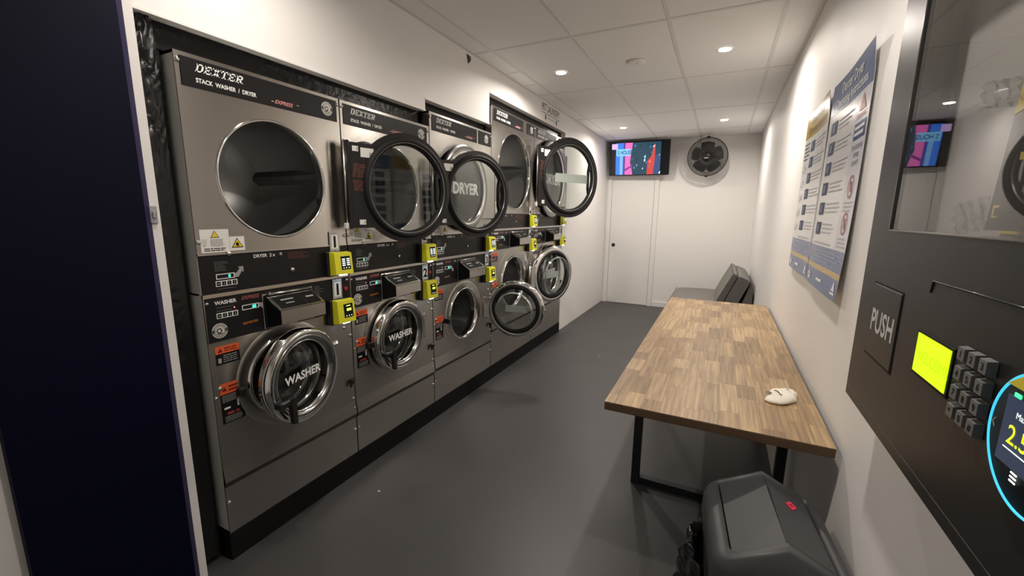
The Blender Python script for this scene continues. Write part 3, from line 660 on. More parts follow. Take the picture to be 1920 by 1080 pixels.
# wall sign over the tall machines
sg = thing('wall_sign', 'black pet laundry lettering on the white wall above the tall machines', 'sign', (XL+.0008, 4.20, 2.46))
text(MB(), 'PET LAUNDRY', .098, wallx(.0, .0, .072), stretch=.82, bold=.004).obj('lettering', MATTE, sg)
lines(MB(), 0, .0, .54, .040, .056, 1, .6, .0).obj('small_print', GREYP, sg)
lines(MB(), 0, .16, .38, .006, .020, 1, .6, .0).obj('small_print', GREYP, sg)
ar = MB()
for yy in (.11, .43): ar.prism([(-.012, .030), (.012, .030), (.012, .0), (.02, .0), (0, -.026), (-.02, .0), (-.012, .0)], lambda a, b, t: (t, yy+a, b+.006), 0, .0006)
ar.obj('arrows', MATTE, sg)

# ------------------------------------------------------------------ television
tv = thing('television', 'black flat television mounted over the white door', 'television', (-1.245, 6.88, 2.335)); tv.rotation_euler = (math.radians(9), math.radians(0.6), math.radians(-1.5))
TW, TH = .91, .515
MB().bbox(-TW/2, TW/2, 0, .05, -TH/2, TH/2, .006).obj('housing', BLACK, tv)
MB().box(-TW/2+.012, TW/2-.012, -.0012, .0, -TH/2+.016, TH/2-.012).obj('screen', mat('screen_black', (.012,.013,.016), .2), tv)
def em(n, c, s=1.0): return mat('tv_'+n, (.01,.01,.01), .4, emit=c, es=s)
def patch(name, pts, ma, lay=1): MB().prism(pts, lambda a, b, t: (-.5*TW + a*TW, -.0012-lay*.0004-t, TH/2 - b*TH), 0, .0003).obj(name, ma, tv)
R4 = lambda a, b, c, d: [(a, c), (b, c), (b, d), (a, d)]
patch('picture', R4(.115, .86, .05, .97), em('teal', (.012,.055,.09)))
patch('picture_patch', R4(.115, .26, .05, .97), em('blue', (.05,.22,.95)), 2)
patch('picture_patch', R4(.185, .235, .42, .97), em('pale', (.22,.48,.9)), 3)
patch('picture_patch', R4(.245, .275, .05, .97), em('indigo', (.08,.05,.30)), 3)
patch('picture_patch', [(.275,.05), (.40,.05), (.36,.60), (.41,.97), (.27,.97)], em('pink', (.85,.16,.52)), 3)
patch('picture_patch', [(.275,.80), (.40,.68), (.40,.74), (.275,.87)], em('plum', (.25,.04,.25)), 4)
patch('picture_patch', R4(.125, .365, .22, .42), em('sky', (.25,.62,.95)), 5)
patch('picture_patch', [(.645,.97), (.65,.58), (.72,.42), (.745,.12), (.77,.12), (.765,.60), (.745,.97)], em('red', (.62,.06,.05)), 3)
patch('picture_patch', [(.765,.42), (.86,.40), (.85,.97), (.745,.97)], em('navy', (.035,.075,.20)), 2)
patch('station_mark', R4(.045, .145, .065, .225), em('lilac', (.75,.5,.9)), 6)
tm = MB(); text(tm, 'S HOUSE', .080, lambda a, b: (-.5*TW+.150*TW+a, -.0042, TH/2-.375*TH+b), bold=.02, stretch=.70); tm.obj('picture_lettering', em('ink', (.02,.06,.25)), tv)
random.seed(11)
for i in range(26):
    a, b = random.uniform(.38, .84), random.uniform(.08, .92); s = random.uniform(.012, .03)
    patch('picture_glint', [(a, b), (a+s, b-s*1.4), (a+s*.9, b+s*1.2), (a+s*.2, b+s*2)], em(*[('white', (.7,.8,.9)), ('azure', (.08,.28,.6)), ('deep', (.01,.02,.03))][i % 3]), 7)
MB().box(-.12, .12, .05, .13, -.10, .10).obj('bracket', BLACK, tv)

# ------------------------------------------------------------------ wall fan
fan = thing('wall_fan', 'black round wall fan with a wire guard beside the television', 'fan', (-.272, 6.80, 2.300)); fan.rotation_euler = (math.radians(12), 0, math.radians(-4))
RF = .262
gd = MB()
def circ(r, y, n=56): return [(r*math.cos(2*PI*i/n), y, r*math.sin(2*PI*i/n)) for i in range(n)]
gd.tube(circ(RF, 0), .0065, 8, True); gd.tube(circ(RF*.985, -.012), .003, 6, True)
for r, y in ((.235, -.045), (.21, -.062), (.17, -.074), (.12, -.082)): gd.tube(circ(r, y), .0016, 5, True)
for r, y in ((.24, .05), (.18, .085), (.10, .10)): gd.tube(circ(r, y), .0018, 5, True)
for k in range(130):
    a = 2*PI*k/130; c, s = math.cos(a), math.sin(a); b = a + .35
    gd.tube([(c*.058, -.086, s*.058), (math.cos(a+.1)*.12, -.082, math.sin(a+.1)*.12), (math.cos(a+.22)*.19, -.069, math.sin(a+.22)*.19), (math.cos(b)*.240, -.042, math.sin(b)*.240), (math.cos(b)*RF, -.004, math.sin(b)*RF)], .0021, 4)
    if k % 2 == 0: gd.tube([(c*RF, .004, s*RF), (c*.245, .045, s*.245), (c*.17, .09, s*.17), (c*.06, .105, s*.06)], .0013, 4)
GUARD = mat('guard_wire', (.035,.034,.034), .45, .3)
gd.obj('guard', GUARD, fan)
MB().lathe([(-.092, .0001), (-.092, .050), (-.084, .060), (-.078, .058)], (0,0,0), 'y', 36).obj('badge_disc', BLACK, fan)
MB().box(-.030, .022, -.0945, -.092, -.008, .002).obj('badge_mark', mat('fan_mark', (.55,.56,.55), .4), fan)
MB().lathe([(-.05, .0001), (-.05, .045), (.02, .055), (.06, .07), (.16, .065), (.18, .03), (.18, .0001)], (0,0,0), 'y', 30).obj('motor', BLACK, fan)
for k in range(5):
    b = MB(); a0 = k*2*PI/5 + .3; n = 8; vs = []
    for i in range(n+1):
        r = .045 + (.215-.045)*i/n; wd = .50 + .52*math.sin(PI*min(1, i/n*.8+.1)); 
        for s, yy in ((-1, -.026), (0, -.004), (1, .022)):
            a = a0 + s*wd*.6; vs.append((r*math.cos(a), yy*(.4+.6*i/n)-.01, r*math.sin(a)))
    b.add(vs, [(i*3+j, i*3+j+1, i*3+j+4, i*3+j+3) for i in range(n) for j in range(2)], True)
    o = b.obj('blade', mat('fan_blade', (.05,.05,.05), .5), fan); sf = o.modifiers.new('solid', 'SOLIDIFY'); sf.thickness = .003
MB().tube([(0, .16, 0), (0, .22, -.02), (0, .255, -.06)], .018, 10).obj('arm', BLACK, fan)
MB().bbox(-.05, .05, .225, .245, -.14, .05, .008).obj('wall_plate', BLACK, fan)
MB().bbox(-.02, .02, -.014, .014, -RF-.016, -RF+.004, .004).obj('clip', BLACK, fan)
MB().tube([(-.12, .10, .18), (-.115, .14, .26), (-.112, .17, .36)], .0035, 6).obj('power_cord', BLACK, fan)
cc = thing('security_camera', 'small white dome camera under the ceiling above the fan', 'camera', (-.278, 6.90, H-.001)); cc.scale = (.8, .8, .62)
MB().lathe([(0, .050), (-.020, .050), (-.032, .046)], (0,0,0), 'z', 30).lathe([(0, .0001), (0, .05)], (0,0,0), 'z', 30).obj('base', TRIM, cc)
MB().lathe([(-.030, .046), (-.052, .042), (-.066, .030), (-.074, .0001)], (0,0,0), 'z', 28).obj('housing', TRIM, cc)
e = MB().lathe([(0, .0001), (.010, .020), (.012, .029), (-.006, .031), (-.02, .030)], (0,0,0), 'z', 24)
e.map(lambda p: Vector((p.x, -p.z*.72-.030 - p.y*.69, -.058 - p.z*.69 + p.y*.72))).obj('lens', MATTE, cc)

# ------------------------------------------------------------------ sofa (folding, against the right wall)
so = thing('folding_sofa', 'grey fabric folding sofa with tufted backrest in the far corner', 'sofa', (0, 5.35, 0))
L_ = 1.25
def cushion(name, prof, y0, y1, ma, puff=.012, n=14, seams=()):
    """prof: convex outline in (x, z); rounded ends, faint tufting"""
    c = Vector((sum(p[0] for p in prof)/len(prof), sum(p[1] for p in prof)/len(prof))); m = MB(); k = len(prof)
    for i in range(n+1):
        t = i/n; e = min(t, 1-t)*n; s = 1 - (.035 if e < .5 else .008 if e < 1.5 else 0)
        w_ = 1 + .012*math.cos(2*PI*t*5)
        for p in prof: m.v.append((c.x+(p[0]-c.x)*s*w_, y0+(y1-y0)*t, c.y+(p[1]-c.y)*s*w_))
    for i in range(n):
        for j in range(k): m.f.append([i*k+j, i*k+(j+1) % k, (i+1)*k+(j+1) % k, (i+1)*k+j])
    m.f.append(list(range(k-1, -1, -1))); m.f.append([n*k+j for j in range(k)])
    m.m = [0]*len(m.f); m.sm = [True]*n*k + [False, False]
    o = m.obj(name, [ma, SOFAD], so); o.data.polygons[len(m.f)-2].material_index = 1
    return o
def rr(P, r=.25):                                          # round a polygon's corners by corner cutting
    for _ in range(2):
        Q = []
        for i, p in enumerate(P):
            q = P[(i+1) % len(P)]
            Q += [(p[0]+(q[0]-p[0])*r, p[1]+(q[1]-p[1])*r), (q[0]+(p[0]-q[0])*r, q[1]+(p[1]-q[1])*r)]
        P = Q; r = .25
    return P
cushion('seat', rr([(-.51,.27), (-.515,.425), (.06,.44), (.06,.27)], .1), 0, L_, SOFA)
cushion('backrest', rr([(-.012,.43), (.165,.825), (.222,.812), (.065,.42)], .07), .02, L_-.01, SOFA)
cushion('back_block', rr([(.075,.425), (.230,.806), (.352,.752), (.215,.42)], .05), 0, L_, SOFA)
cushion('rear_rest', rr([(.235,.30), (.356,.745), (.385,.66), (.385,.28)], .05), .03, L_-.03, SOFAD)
pp = MB()
for x, z in ((-.512,.425), (.166,.824)): pp.tube([(x, .03, z-.003), (x, L_-.03, z-.003)], .006, 6)
pp.obj('piping', SOFAD, so)
sl = MB().box(-.46, .30, .05, L_-.05, .20, .272).obj('base_frame', MATTE, so)
for x in (-.42, .28):
    for y in (.08, L_-.08): MB().lathe([(0, .016), (.20, .024)], (x, y, 0), 'z', 14).lathe([(0, .0001), (0, .016)], (x, y, 0), 'z', 14).obj('leg', BLACK, so)

# ------------------------------------------------------------------ folding table
tb = thing('work_table', 'long butcher block table with black steel frame legs', 'table', (0, 0, 0))
TX0, TX1, TY0, TY1, TZ, TT = -.3466, .3819, 1.5235, 3.8856, .760, .034
top = MB().bbox(TX0, TX1, TY0, TY1, TZ-TT, TZ-.0015, .002).obj('tabletop', WOODEDGE, tb)
stv = MB().bbox(0, 1, 0, 1, 0, 1, .0).mesh('stave', WOOD) if False else MB().box(0, 1, 0, 1, 0, 1).mesh('stave', WOOD)
random.seed(5); rows = 11; rw_ = (TX1-TX0)/rows
for i in range(rows):
    y = TY0 - random.uniform(0, .22)
    while y < TY1:
        ln = random.choice((.12, .16, .21, .27, .33)) + random.uniform(-.02, .02)
        a, b = max(y, TY0), min(y+ln, TY1); y += ln
        if TY1 - y < .04: b = TY1; y = TY1
        if b-a < .02: continue
        s = put('stave', stv, top, (TX0+i*rw_+.0002, a+.0002, TZ-.0016)); s.scale = (rw_-.0004, b-a-.0004, .0016+random.uniform(-.0002, .0001))
for yl in (2.22, 3.25):
    lg = MB(); a, b, t, d = -.332, .372, .042, .040
    lg.bbox(a, a+t, yl-d/2, yl+d/2, .0, TZ-TT, .002); lg.bbox(b-t, b, yl-d/2, yl+d/2, 0, TZ-TT, .002)
    lg.bbox(a+t, b-t, yl-d/2, yl+d/2, 0, .042, .002); lg.bbox(a+t, b-t, yl-d/2, yl+d/2, TZ-TT-.042, TZ-TT, .002)
    lg.obj('leg_frame', STEELB, tb)

# sock
sk = MB(); n, k = 16, 14
cl = [(.222, 1.845), (.236, 1.838), (.252, 1.846), (.268, 1.868), (.285, 1.892), (.300, 1.900), (.312, 1.893), (.320, 1.888)]
def cpt(t):
    f = t*(len(cl)-1); i = min(int(f), len(cl)-2); q = f-i
    return Vector((cl[i][0]*(1-q)+cl[i+1][0]*q, cl[i][1]*(1-q)+cl[i+1][1]*q, 0))
for i in range(n+1):
    t = i/n; p = cpt(t); q = (cpt(min(1, t+.05)) - cpt(max(0, t-.05))).normalized(); s = Vector((-q.y, q.x, 0))
    wd = .050*(math.sin(PI*min(1, (t*.86+.10)))**.6) + .004; hh = .016*(math.sin(PI*(t*.9+.06))**.5)+.002
    for j in range(k):
        a = 2*PI*j/k; zz = max(-.6, math.sin(a))
        w1 = .0022*math.sin(t*23+j*1.7) + .003*math.sin(t*11)*math.cos(a)
        sk.v.append(tuple(p + s*(wd*math.cos(a)+w1) + Vector((0, 0, TZ+.0006 + hh*(.6+zz)+max(0, zz)*w1*1.5))))
for i in range(n):
    for j in range(k): sk.f.append([i*k+j, i*k+(j+1) % k, (i+1)*k+(j+1) % k, (i+1)*k+j])
sk.f += [list(range(k-1, -1, -1)), [n*k+j for j in range(k)]]; sk.m = [0]*len(sk.f); sk.sm = [True]*len(sk.f)
st = thing('sock', 'small crumpled white sock lying on the wooden table', 'sock')
body = sk.obj('knit', SOCK, st)
MB().tube([(.246, 1.879, .7885), (.253, 1.868, .7925), (.258, 1.852, .793), (.262, 1.836, .7905), (.268, 1.838, .7915)], .0016, 5).obj('thread', MATTE, st)
MB().hull([(.286, 1.915, .7885), (.298, 1.920, .7875), (.300, 1.908, .790), (.290, 1.905, .791), (.293, 1.912, .7915)]).obj('printed_mark', GREYP, st)

# ------------------------------------------------------------------ swing-top bin with its liner
bn = thing('swing_bin', 'dark grey plastic swing top bin in front of the table', 'bin', (.205, 1.305, 0), math.radians(6))
def rrect(hx, hy, r, n=6):
    P = []; mids = [(0, hy), (-hx, 0), (0, -hy), (hx, 0)]
    for q_, (cx, cy, a0) in enumerate(((hx-r, hy-r, 0), (-hx+r, hy-r, 90), (-hx+r, -hy+r, 180), (hx-r, -hy+r, 270))):
        for i in range(n+1): a = math.radians(a0+90*i/n); P.append((cx+r*math.cos(a), cy+r*math.sin(a)))
        P.append(mids[q_])
    return P
def loft(secs, caps=True):
    m = MB(); k = len(secs[0])
    for s in secs: m.v += s
    for i in range(len(secs)-1):
        for j in range(k): m.f.append([i*k+j, i*k+(j+1) % k, (i+1)*k+(j+1) % k, (i+1)*k+j])
    if caps: m.f += [list(range(k-1, -1, -1)), [(len(secs)-1)*k+j for j in range(k)]]
    m.m = [0]*len(m.f); m.sm = [True]*((len(secs)-1)*k) + [False]*(2 if caps else 0)
    return m
loft([[(x, y, z) for x, y in rrect(hx, hy, r)] for hx, hy, r, z in ((.115,.125,.03,0), (.118,.128,.032,.01), (.150,.158,.036,.50))]).obj('body', BIN, bn)
def roof(x, hx, peak, base): return base + (peak-base)*max(0, 1-abs(x)/hx)
HX, HY = .166, .190
outer = rrect(HX, HY, .045, 8); inner = rrect(HX-.040, HY-.030, .016, 8)
hood = loft([[(x, y, .485) for x, y in rrect(HX+.002, HY+.002, .045, 8)], [(x, y, .545+.0*x) for x, y in outer],
             [(x*.965, y*.965, roof(x, HX, .648, .566)) for x, y in outer], [(x, y, roof(x, HX, .656, .568)+.004) for x, y in inner], [(x, y, roof(x, HX, .656, .568)-.03) for x, y in inner]], False)
hood.obj('hood', BIN, bn)
IX, IY = HX-.046, HY-.036
pk, bs = .652, roof(IX, HX, .652, .566)-.003
for nm, s_ in (('flap', -1), ('flap', 1)):
    MB().hull([(s_*.0005, y, pk-.002+e) for y in (-IY, IY) for e in (0, -.010)] + [(s_*IX, y, bs+e) for y in (-IY, IY) for e in (0, -.010)]).obj(nm, BIN, bn)
def fz(x): return pk-.002 + (bs-pk+.002)*x/IX
fr_ = MB()                                              # raised facets of the flap
fr_.hull([(.0, -IY+.012, fz(0)+.001), (.0, IY-.07, fz(0)+.012), (IX-.012, IY-.05, fz(IX-.012)+.010), (IX-.006, -IY+.012, fz(IX-.006)+.001), (0, IY-.07, fz(0)-.004), (IX-.012, IY-.05, fz(IX-.012)-.004), (0, -IY+.012, fz(0)-.004), (IX-.006, -IY+.012, fz(IX-.006)-.004)])
fr_.obj('flap_facet', BIN, bn)
def fs(x, y): return fz(x)+.001 + .0105*(y+IY-.012)/(2*IY-.082)
MB().hull([(x, y, fs(x, y)+e) for x, y in ((.040,.042), (.058,.066), (.072,.052), (.055,.026)) for e in (-.002, .0035)]).obj('sticker', mat('sticker_pink', (.75,.045,.10), .4), bn)
MB().hull([(x, y, fs(x, y)+.0035+e) for x, y in ((.050,.046), (.056,.054), (.063,.048), (.057,.040)) for e in (0, .001)]).obj('sticker_emblem', mat('sticker_red', (.35,.01,.03), .4), bn)
random.seed(3)
bg = MB(); n, k = 60, 60
for i in range(n+1):
    t = i/n; z = .47*(1-t) + .03*t
    for j in range(k+1):
        u = j/k; y = 1.17 + .27*u
        bul = math.sin(PI*u)**.7 * (.030 + .05*math.sin(PI*min(1, t*1.1))**1.2)
        cr = .016*(.5-abs(math.sin(u*11+t*9+1.5*math.sin(t*7)))) + .012*(.5-abs(math.sin(u*19-t*15+2*math.sin(u*5+t*4)))) + .004*math.sin(u*15+t*11+2*math.sin(t*9)) + .006*math.sin(u*29-t*19+3*math.sin(u*7)) + .003*math.sin(t*37+u*31)
        x = .030 + .04*t - bul + cr*math.sin(PI*u)**.5
        bg.v.append((x, y + .012*math.sin(t*17+u*5), max(.004, z + .008*math.sin(u*27+t*8))))
for i in range(n):
    for j in range(k): a = i*(k+1)+j; bg.f.append([a, a+1, a+k+2, a+k+1])
bg.m = [0]*len(bg.f); bg.sm = [True]*len(bg.f)
bo = bg.obj('bin_liner', BAG); tag(bo, 'crumpled black plastic bin liner hanging out beside the grey bin', 'bin bag')
sf = bo.modifiers.new('solid', 'SOLIDIFY'); sf.thickness = .0015

# ------------------------------------------------------------------ posters on the right wall
def poster(name, label, y0, y1, z0, z1, yellow, curl):
    """y0 is the far edge; text reads from far to near (towards -y)"""
    W_, H_ = y0-y1, z1-z0
    p = thing(name, label, 'poster', (XR, y0, z0), 0, 'instruction posters on the right wall')
    def D(s, t):                                           # distance from the wall at sheet position (0..1)
        return .006 + curl*(1-t)**3*(.6+.6*s) + .010*max(0, t-.88)/.12*(s**2) + .003*math.sin(5*s+3*t) + .003
    def P(a, b, e=0.0): return (-D(a/W_, b/H_) - e, -a, b)
    def sheet(nm, a0, a1, b0, b1, ma, e, na=10, nb=18):
        m = MB()
        for i in range(nb+1):
            for j in range(na+1): m.v.append(P(a0+(a1-a0)*j/na, b0+(b1-b0)*i/nb, e))
        for i in range(nb):
            for j in range(na): q = i*(na+1)+j; m.f.append([q, q+1, q+na+2, q+na+1])
        m.m = [0]*len(m.f); m.sm = [True]*len(m.f)
        return m.obj(nm, ma, p)
    paper = sheet('paper', 0, W_, 0, H_, mat('poster_paper', (.74,.74,.74), .22), 0, 12, 26)
    sd_ = paper.modifiers.new('solid', 'SOLIDIFY'); sd_.thickness = .0008; sd_.offset = 0
    BL = mat('poster_blue', (.045,.095,.27), .2); GO = mat('poster_gold', (.50,.34,.06), .2)
    sheet('header_band', 0, W_, H_*.845, H_, GO if yellow else BL, .001, 10, 6)
    def T(s, size, a, b, ma, nm='lettering', **k):
        m = MB(); text(m, s, size, lambda x, y: P(a+x, b+y, .0022), **k); m.obj(nm, ma, p)
    ink = mat('poster_ink', (.10,.10,.13), .4); lt_ = mat('poster_white', (.82,.82,.82), .25); gi = mat('poster_grey_ink', (.46,.46,.49), .4)
    T('Dexter Washer' if yellow else 'Dexter Dryer', .058, W_*.52, H_*.925, mat('poster_brown_ink', (.16,.10,.02), .3) if yellow else lt_, align='CENTER', bold=.012)
    T('Operating Instructions', .050, W_*.52, H_*.868, mat('poster_brown_ink', (.16,.10,.02), .3) if yellow else lt_, align='CENTER', bold=.012)
    sheet('footer_band', 0, W_, 0, H_*.085, BL, .001, 10, 4); sheet('gold_stripe', 0, W_, H_*.085, H_*.11, GO, .001, 10, 2); sheet('notice_band', 0, W_, H_*.11, H_*.20, BL, .001, 10, 4)
    def bars(nm, a0, a1, b0, b1, n, ma, th=.30, rag=.35):
        m = MB(); db = (b1-b0)/n
        for i in range(n):
            e_ = a1-(a1-a0)*rag*random.random(); bc = b1-(i+.5)*db
            for q in range(3):
                x0, x1 = a0+(e_-a0)*q/3, a0+(e_-a0)*(q+1)/3
                m.add([P(x0, bc-db*th/2, .0022), P(x1, bc-db*th/2, .0022), P(x1, bc+db*th/2, .0022), P(x0, bc+db*th/2, .0022)], [(0,1,2,3)], False)
        m.obj(nm, ma, p)
    random.seed(9)
    bars('notice_print', W_*.06, W_*.95, H_*.125, H_*.19, 4, mat('poster_pale_ink', (.35,.40,.52), .4))
    ca = W_*.32 if yellow else W_*.10
    if not yellow: sheet('side_column', W_*.70, W_, H_*.20, H_*.845, mat('poster_lilac', (.62,.62,.68), .25), .0008, 6, 10)
    N_ = 6 if yellow else 6
    for i in range(6):
        b = H_*(.745 - .098*i) - (.0 if yellow else .0)
        q = sheet('step_picture', ca, ca+W_*.15, b, b+H_*.062, mat('poster_picture_dark', (.018,.032,.085), .45, spec=.3), .0016, 3, 3)
        sheet('picture_detail', ca+W_*.04, ca+W_*.10, b+H_*.012, b+H_*.05, mat('poster_picture_light', (.13,.17,.28), .45, spec=.3), .0022, 2, 2)
        bars('step_print', ca+W_*.18, W_*.66 if not yellow else W_*.97, b+H_*.004, b+H_*.062, 3, gi)
    if yellow:
        bars('side_print', W_*.04, W_*.28, H_*.70, H_*.82, 5, ink)
        m = MB()
        for i in range(5):
            b = H_*(.63-.095*i)
            for a, bb in ((.06, .0), (.16, .012), (.10, .03)): m.add([P(W_*(a+dx), b+H_*(bb+dz), .0022) for dx, dz in ((0,0), (.07,0), (.07,.006), (0,.006))], [(0,1,2,3)], False)
            for a, bb in ((.06, .0), (.13, .0), (.17, .02)): m.add([P(W_*(a+dx), b+H_*(bb+dz), .0022) for dx, dz in ((0,0), (.012,0), (.012,.03), (0,.03))], [(0,1,2,3)], False)
        m.obj('line_drawing', gi, p)
    else:
        rd_ = mat('poster_red', (.35,.06,.06), .3)
        m = MB()
        for tri in (((.78,.765), (.93,.765), (.855,.83)),): m.add([P(W_*a, H_*b, .0022) for a, b in tri], [(0,1,2)], False)
        m.obj('warning_triangle', rd_, p)
        T('WARNING', .026, W_*.85, H_*.735, rd_, align='CENTER', bold=.02)
        sheet('notice_box', W_*.73, W_*.98, H_*.655, H_*.72, BL, .0016, 4, 3)
        bars('box_print', W_*.75, W_*.97, H_*.663, H_*.712, 2, lt_, .5, .15)
        for i, s in enumerate(('TO AVOID RISK', 'OF FIRE', 'DO NOT')): T(s, .021, W_*.855, H_*(.615-.032*i), ink, align='CENTER', bold=.015)
        for b in (.465, .315):
            m = MB(); c0 = (W_*.855, H_*b); R1, R0 = .040, .033
            for i in range(28):
                a0, a1 = 2*PI*i/28, 2*PI*(i+1)/28
                m.add([P(c0[0]+r*math.cos(a), c0[1]+r*math.sin(a), .0024) for r, a in ((R0,a0), (R1,a0), (R1,a1), (R0,a1))], [(0,1,2,3)], False)
            m.add([P(c0[0]+x, c0[1]+y, .0024) for x, y in ((-.026,.020), (-.020,.026), (.026,-.020), (.020,-.026))], [(0,1,2,3)], False)
            m.add([P(c0[0]+x, c0[1]+y, .002) for x, y in ((-.012,-.018), (.012,-.018), (.014,.018), (-.014,.018))], [(0,1,2,3)], False)
            m.obj('prohibition_sign', rd_, p)
            bars('sign_print', W_*.76, W_*.97, H_*(b-.105), H_*(b-.055), 3, gi)
    bars('closing_print', ca, W_*.66 if not yellow else W_*.95, H_*.205, H_*.225, 1, gi)
    m = MB()
    for a, b in ((.10,.045), (.14,.055), (.18,.045), (.12,.03), (.16,.03)): m.add([P(W_*(a+dx), H_*(b+dz), .0022) for dx, dz in ((-.02,-.008), (.02,-.008), (.02,.008), (-.02,.008))], [(0,1,2,3)], False)
    m.obj('footer_emblem', lt_, p)
    bars('footer_print', W_*.42, W_*.58, H_*.034, H_*.054, 1, lt_, .7, 0)
    m = MB()
    for pts in (((.86,.02), (.97,.02), (.97,.03), (.86,.03)), ((.88,.035), (.96,.035), (.93,.07), (.91,.07))): m.add([P(W_*a, H_*b, .0022) for a, b in pts], [(0,1,2,3)], False)
    m.obj('footer_logo', lt_, p)
    return p
poster('instruction_poster', 'washer instruction poster with gold header on the right wall', 2.997, 2.402, 1.185, 2.030, True, .012)
poster('instruction_poster', 'dryer instruction poster with blue header next to the vending machine', 2.378, 1.770, 1.182, 2.030, False, .020)

# ------------------------------------------------------------------ soap vending machine on the right wall
XV = .315
vm = thing('soap_vending_machine', 'black wall mounted soap vending machine with keypad and glass window', 'vending machine', (XV, 0, 0))
VY0, VY1, VZ0, VZ1 = .25, 1.262, 1.040, 2.02
WY0, WY1, WZ0, WZ1 = .36, 1.140, 1.447, 1.93
cbn = MB(); dpt = XR-XV-.002
for a in ((.012, dpt, VY0, VY0+.012, VZ0, VZ1), (.012, dpt, VY1-.012, VY1, VZ0, VZ1), (.012, dpt, VY0, VY1, VZ0, VZ0+.012), (.012, dpt, VY0, VY1, VZ1-.012, VZ1), (dpt-.008, dpt, VY0, VY1, VZ0, VZ1)): cbn.box(*a)
cbn.obj('cabinet', VEND, vm)
fp = MB()
for y0, y1, z0, z1 in ((VY0, VY1, VZ0+.024, WZ0), (VY0, VY1, WZ1, VZ1), (VY0, WY0, WZ0, WZ1), (WY1, VY1, WZ0, WZ1)): fp.box(0, .012, y0, y1, z0, z1)
fp = fp.obj('front_door', VEND, vm)
MB().bbox(.0, .012, VY0, VY1, VZ0, VZ0+.0225, .0008).obj('base_rail', VEND, vm)
MB().box(.0015, .0045, WY0+.0005, WY1-.0005, WZ0+.0005, WZ1-.0005).obj('window_glass', glass_mat('vending_glass', (.90,.90,.89), .7), vm)
bz = MB()
for y0, y1, z0, z1 in ((WY0, WY1, WZ0-.003, WZ0+.001), (WY1-.002, WY1+.003, WZ0, WZ1)): bz.bbox(-.002, .013, y0, y1, z0, z1, .001)
bz.obj('window_edge', mat('edge_gloss', (.05,.05,.05), .15), vm)
MB().box(dpt-.0105, dpt-.0085, WY0-.05, WY1+.05, WZ0-.10, WZ1+.05).obj('interior_back', mat('vend_interior', (.40,.39,.38), .6), vm)
pf = MB().bbox(-.0005, .004, 1.010, 1.172, 1.174, 1.333, .0005)
MB().ringplate([(1.008, 1.173), (1.174, 1.173), (1.174, 1.334), (1.008, 1.334)], [(1.0105, 1.1765), (1.1705, 1.1765), (1.1705, 1.3315), (1.0105, 1.3315)], -.0008, 0).obj('flap_frame', MATTE, vm)
pf = MB().bbox(-.002, .002, 1.012, 1.170, 1.177, 1.330, .001).obj('push_flap', VEND, vm)
text(MB(), 'PUSH', .066, wallx(-.0024, 1.156, 1.232, sgn=-1), stretch=.84, bold=.022).obj('lettering', mat('push_grey', (.50,.50,.49), .5), pf)
MB().tube([(-.001, .905, 1.352), (-.001, .900, 1.3715), (-.001, .60, 1.3725)], .0016, 6).obj('panel_seam', mat('edge_gloss'), vm)
lc = MB().bbox(-.002, .004, .793, .918, 1.212, 1.288, .001).obj('display_window', MATTE, vm)
MB().box(-.0032, -.002, .799, .912, 1.218, 1.283).obj('display', mat('lcd_lime', (.3,.5,.0), .4, emit=(.56,.92,.0), es=1.0), lc)
text(MB(), 'WELCOME', .026, wallx(-.0036, .902, 1.240, sgn=-1), stretch=.86).obj('lettering', mat('lcd_ink', (.2,.4,.0), .4, emit=(.46,.80,.0), es=.85), lc)
key_me = MB().hull([(x, y, z) for x, q in ((0, .0102), (-.0095, .0086)) for y in (-q, q) for z in (-q, q)]).mesh('key', mat('key_grey', (.12,.12,.12), .45))
KT = '123456789*0#'
for i in range(12):
    y, z = .757 - .0268*(i % 3), 1.2905 - .0272*(i//3)
    k = put('key', key_me, vm, (-.0005, y, z))
    text(MB(), KT[i], .013, wallx(-.0099, .0, -.0045, sgn=-1), align='CENTER', bold=.02).obj('key_mark', MATTE, k)
ry, rz, rR = .583, 1.2435, .076
rd_o = MB().lathe([(0, rR), (-.010, rR), (-.014, rR-.004), (-.015, .0001)], (0, ry, rz), 'x', 64).obj('payment_reader', MATTE, vm)
MB().lathe([(-.0135, rR-.0035), (-.0150, rR-.0022), (-.0150, rR-.0010), (-.012, rR)], (0, ry, rz), 'x', 72).obj('light_ring', mat('ring_blue', (.02,.2,.3), .4, emit=(.05,.55,.85), es=1.0), rd_o)
MB().box(-.0158, -.015, .525, .632, 1.208, 1.283).obj('reader_screen', mat('reader_navy', (.01,.015,.03), .3, emit=(.012,.025,.055), es=1.0), rd_o)
text(MB(), '2.50', .030, wallx(-.0162, .620, 1.232, sgn=-1), bold=.005).obj('price', mat('price_lime', (.3,.4,.0), .4, emit=(.62,.75,.02), es=1.2), rd_o)
text(MB(), 'Max', .010, wallx(-.0162, .612, 1.262, sgn=-1)).obj('caption', SCRW, rd_o)
MB().box(-.0164, -.0160, .56, .622, 1.2255, 1.2265).obj('underline', SCRW, rd_o)
MB().prism([(.650,1.243), (.645,1.249), (.6445,1.248), (.6485,1.243), (.6445,1.238), (.645,1.237)], lambda a, b, t: (t, a, b), -.0158, -.015).obj('back_arrow', GREYP, rd_o)
mn = MB()
for i in range(3): mn.box(-.0158, -.015, .592, .602, 1.1955+.0045*i, 1.1972+.0045*i)
mn.obj('menu_icon', SCRW, rd_o)
MB().bbox(-.0165, -.015, .611, .622, 1.283, 1.288, .001).obj('ready_light', mat('ready_green', (0,.3,.1), .4, emit=(.05,1,.3), es=1.5), rd_o)
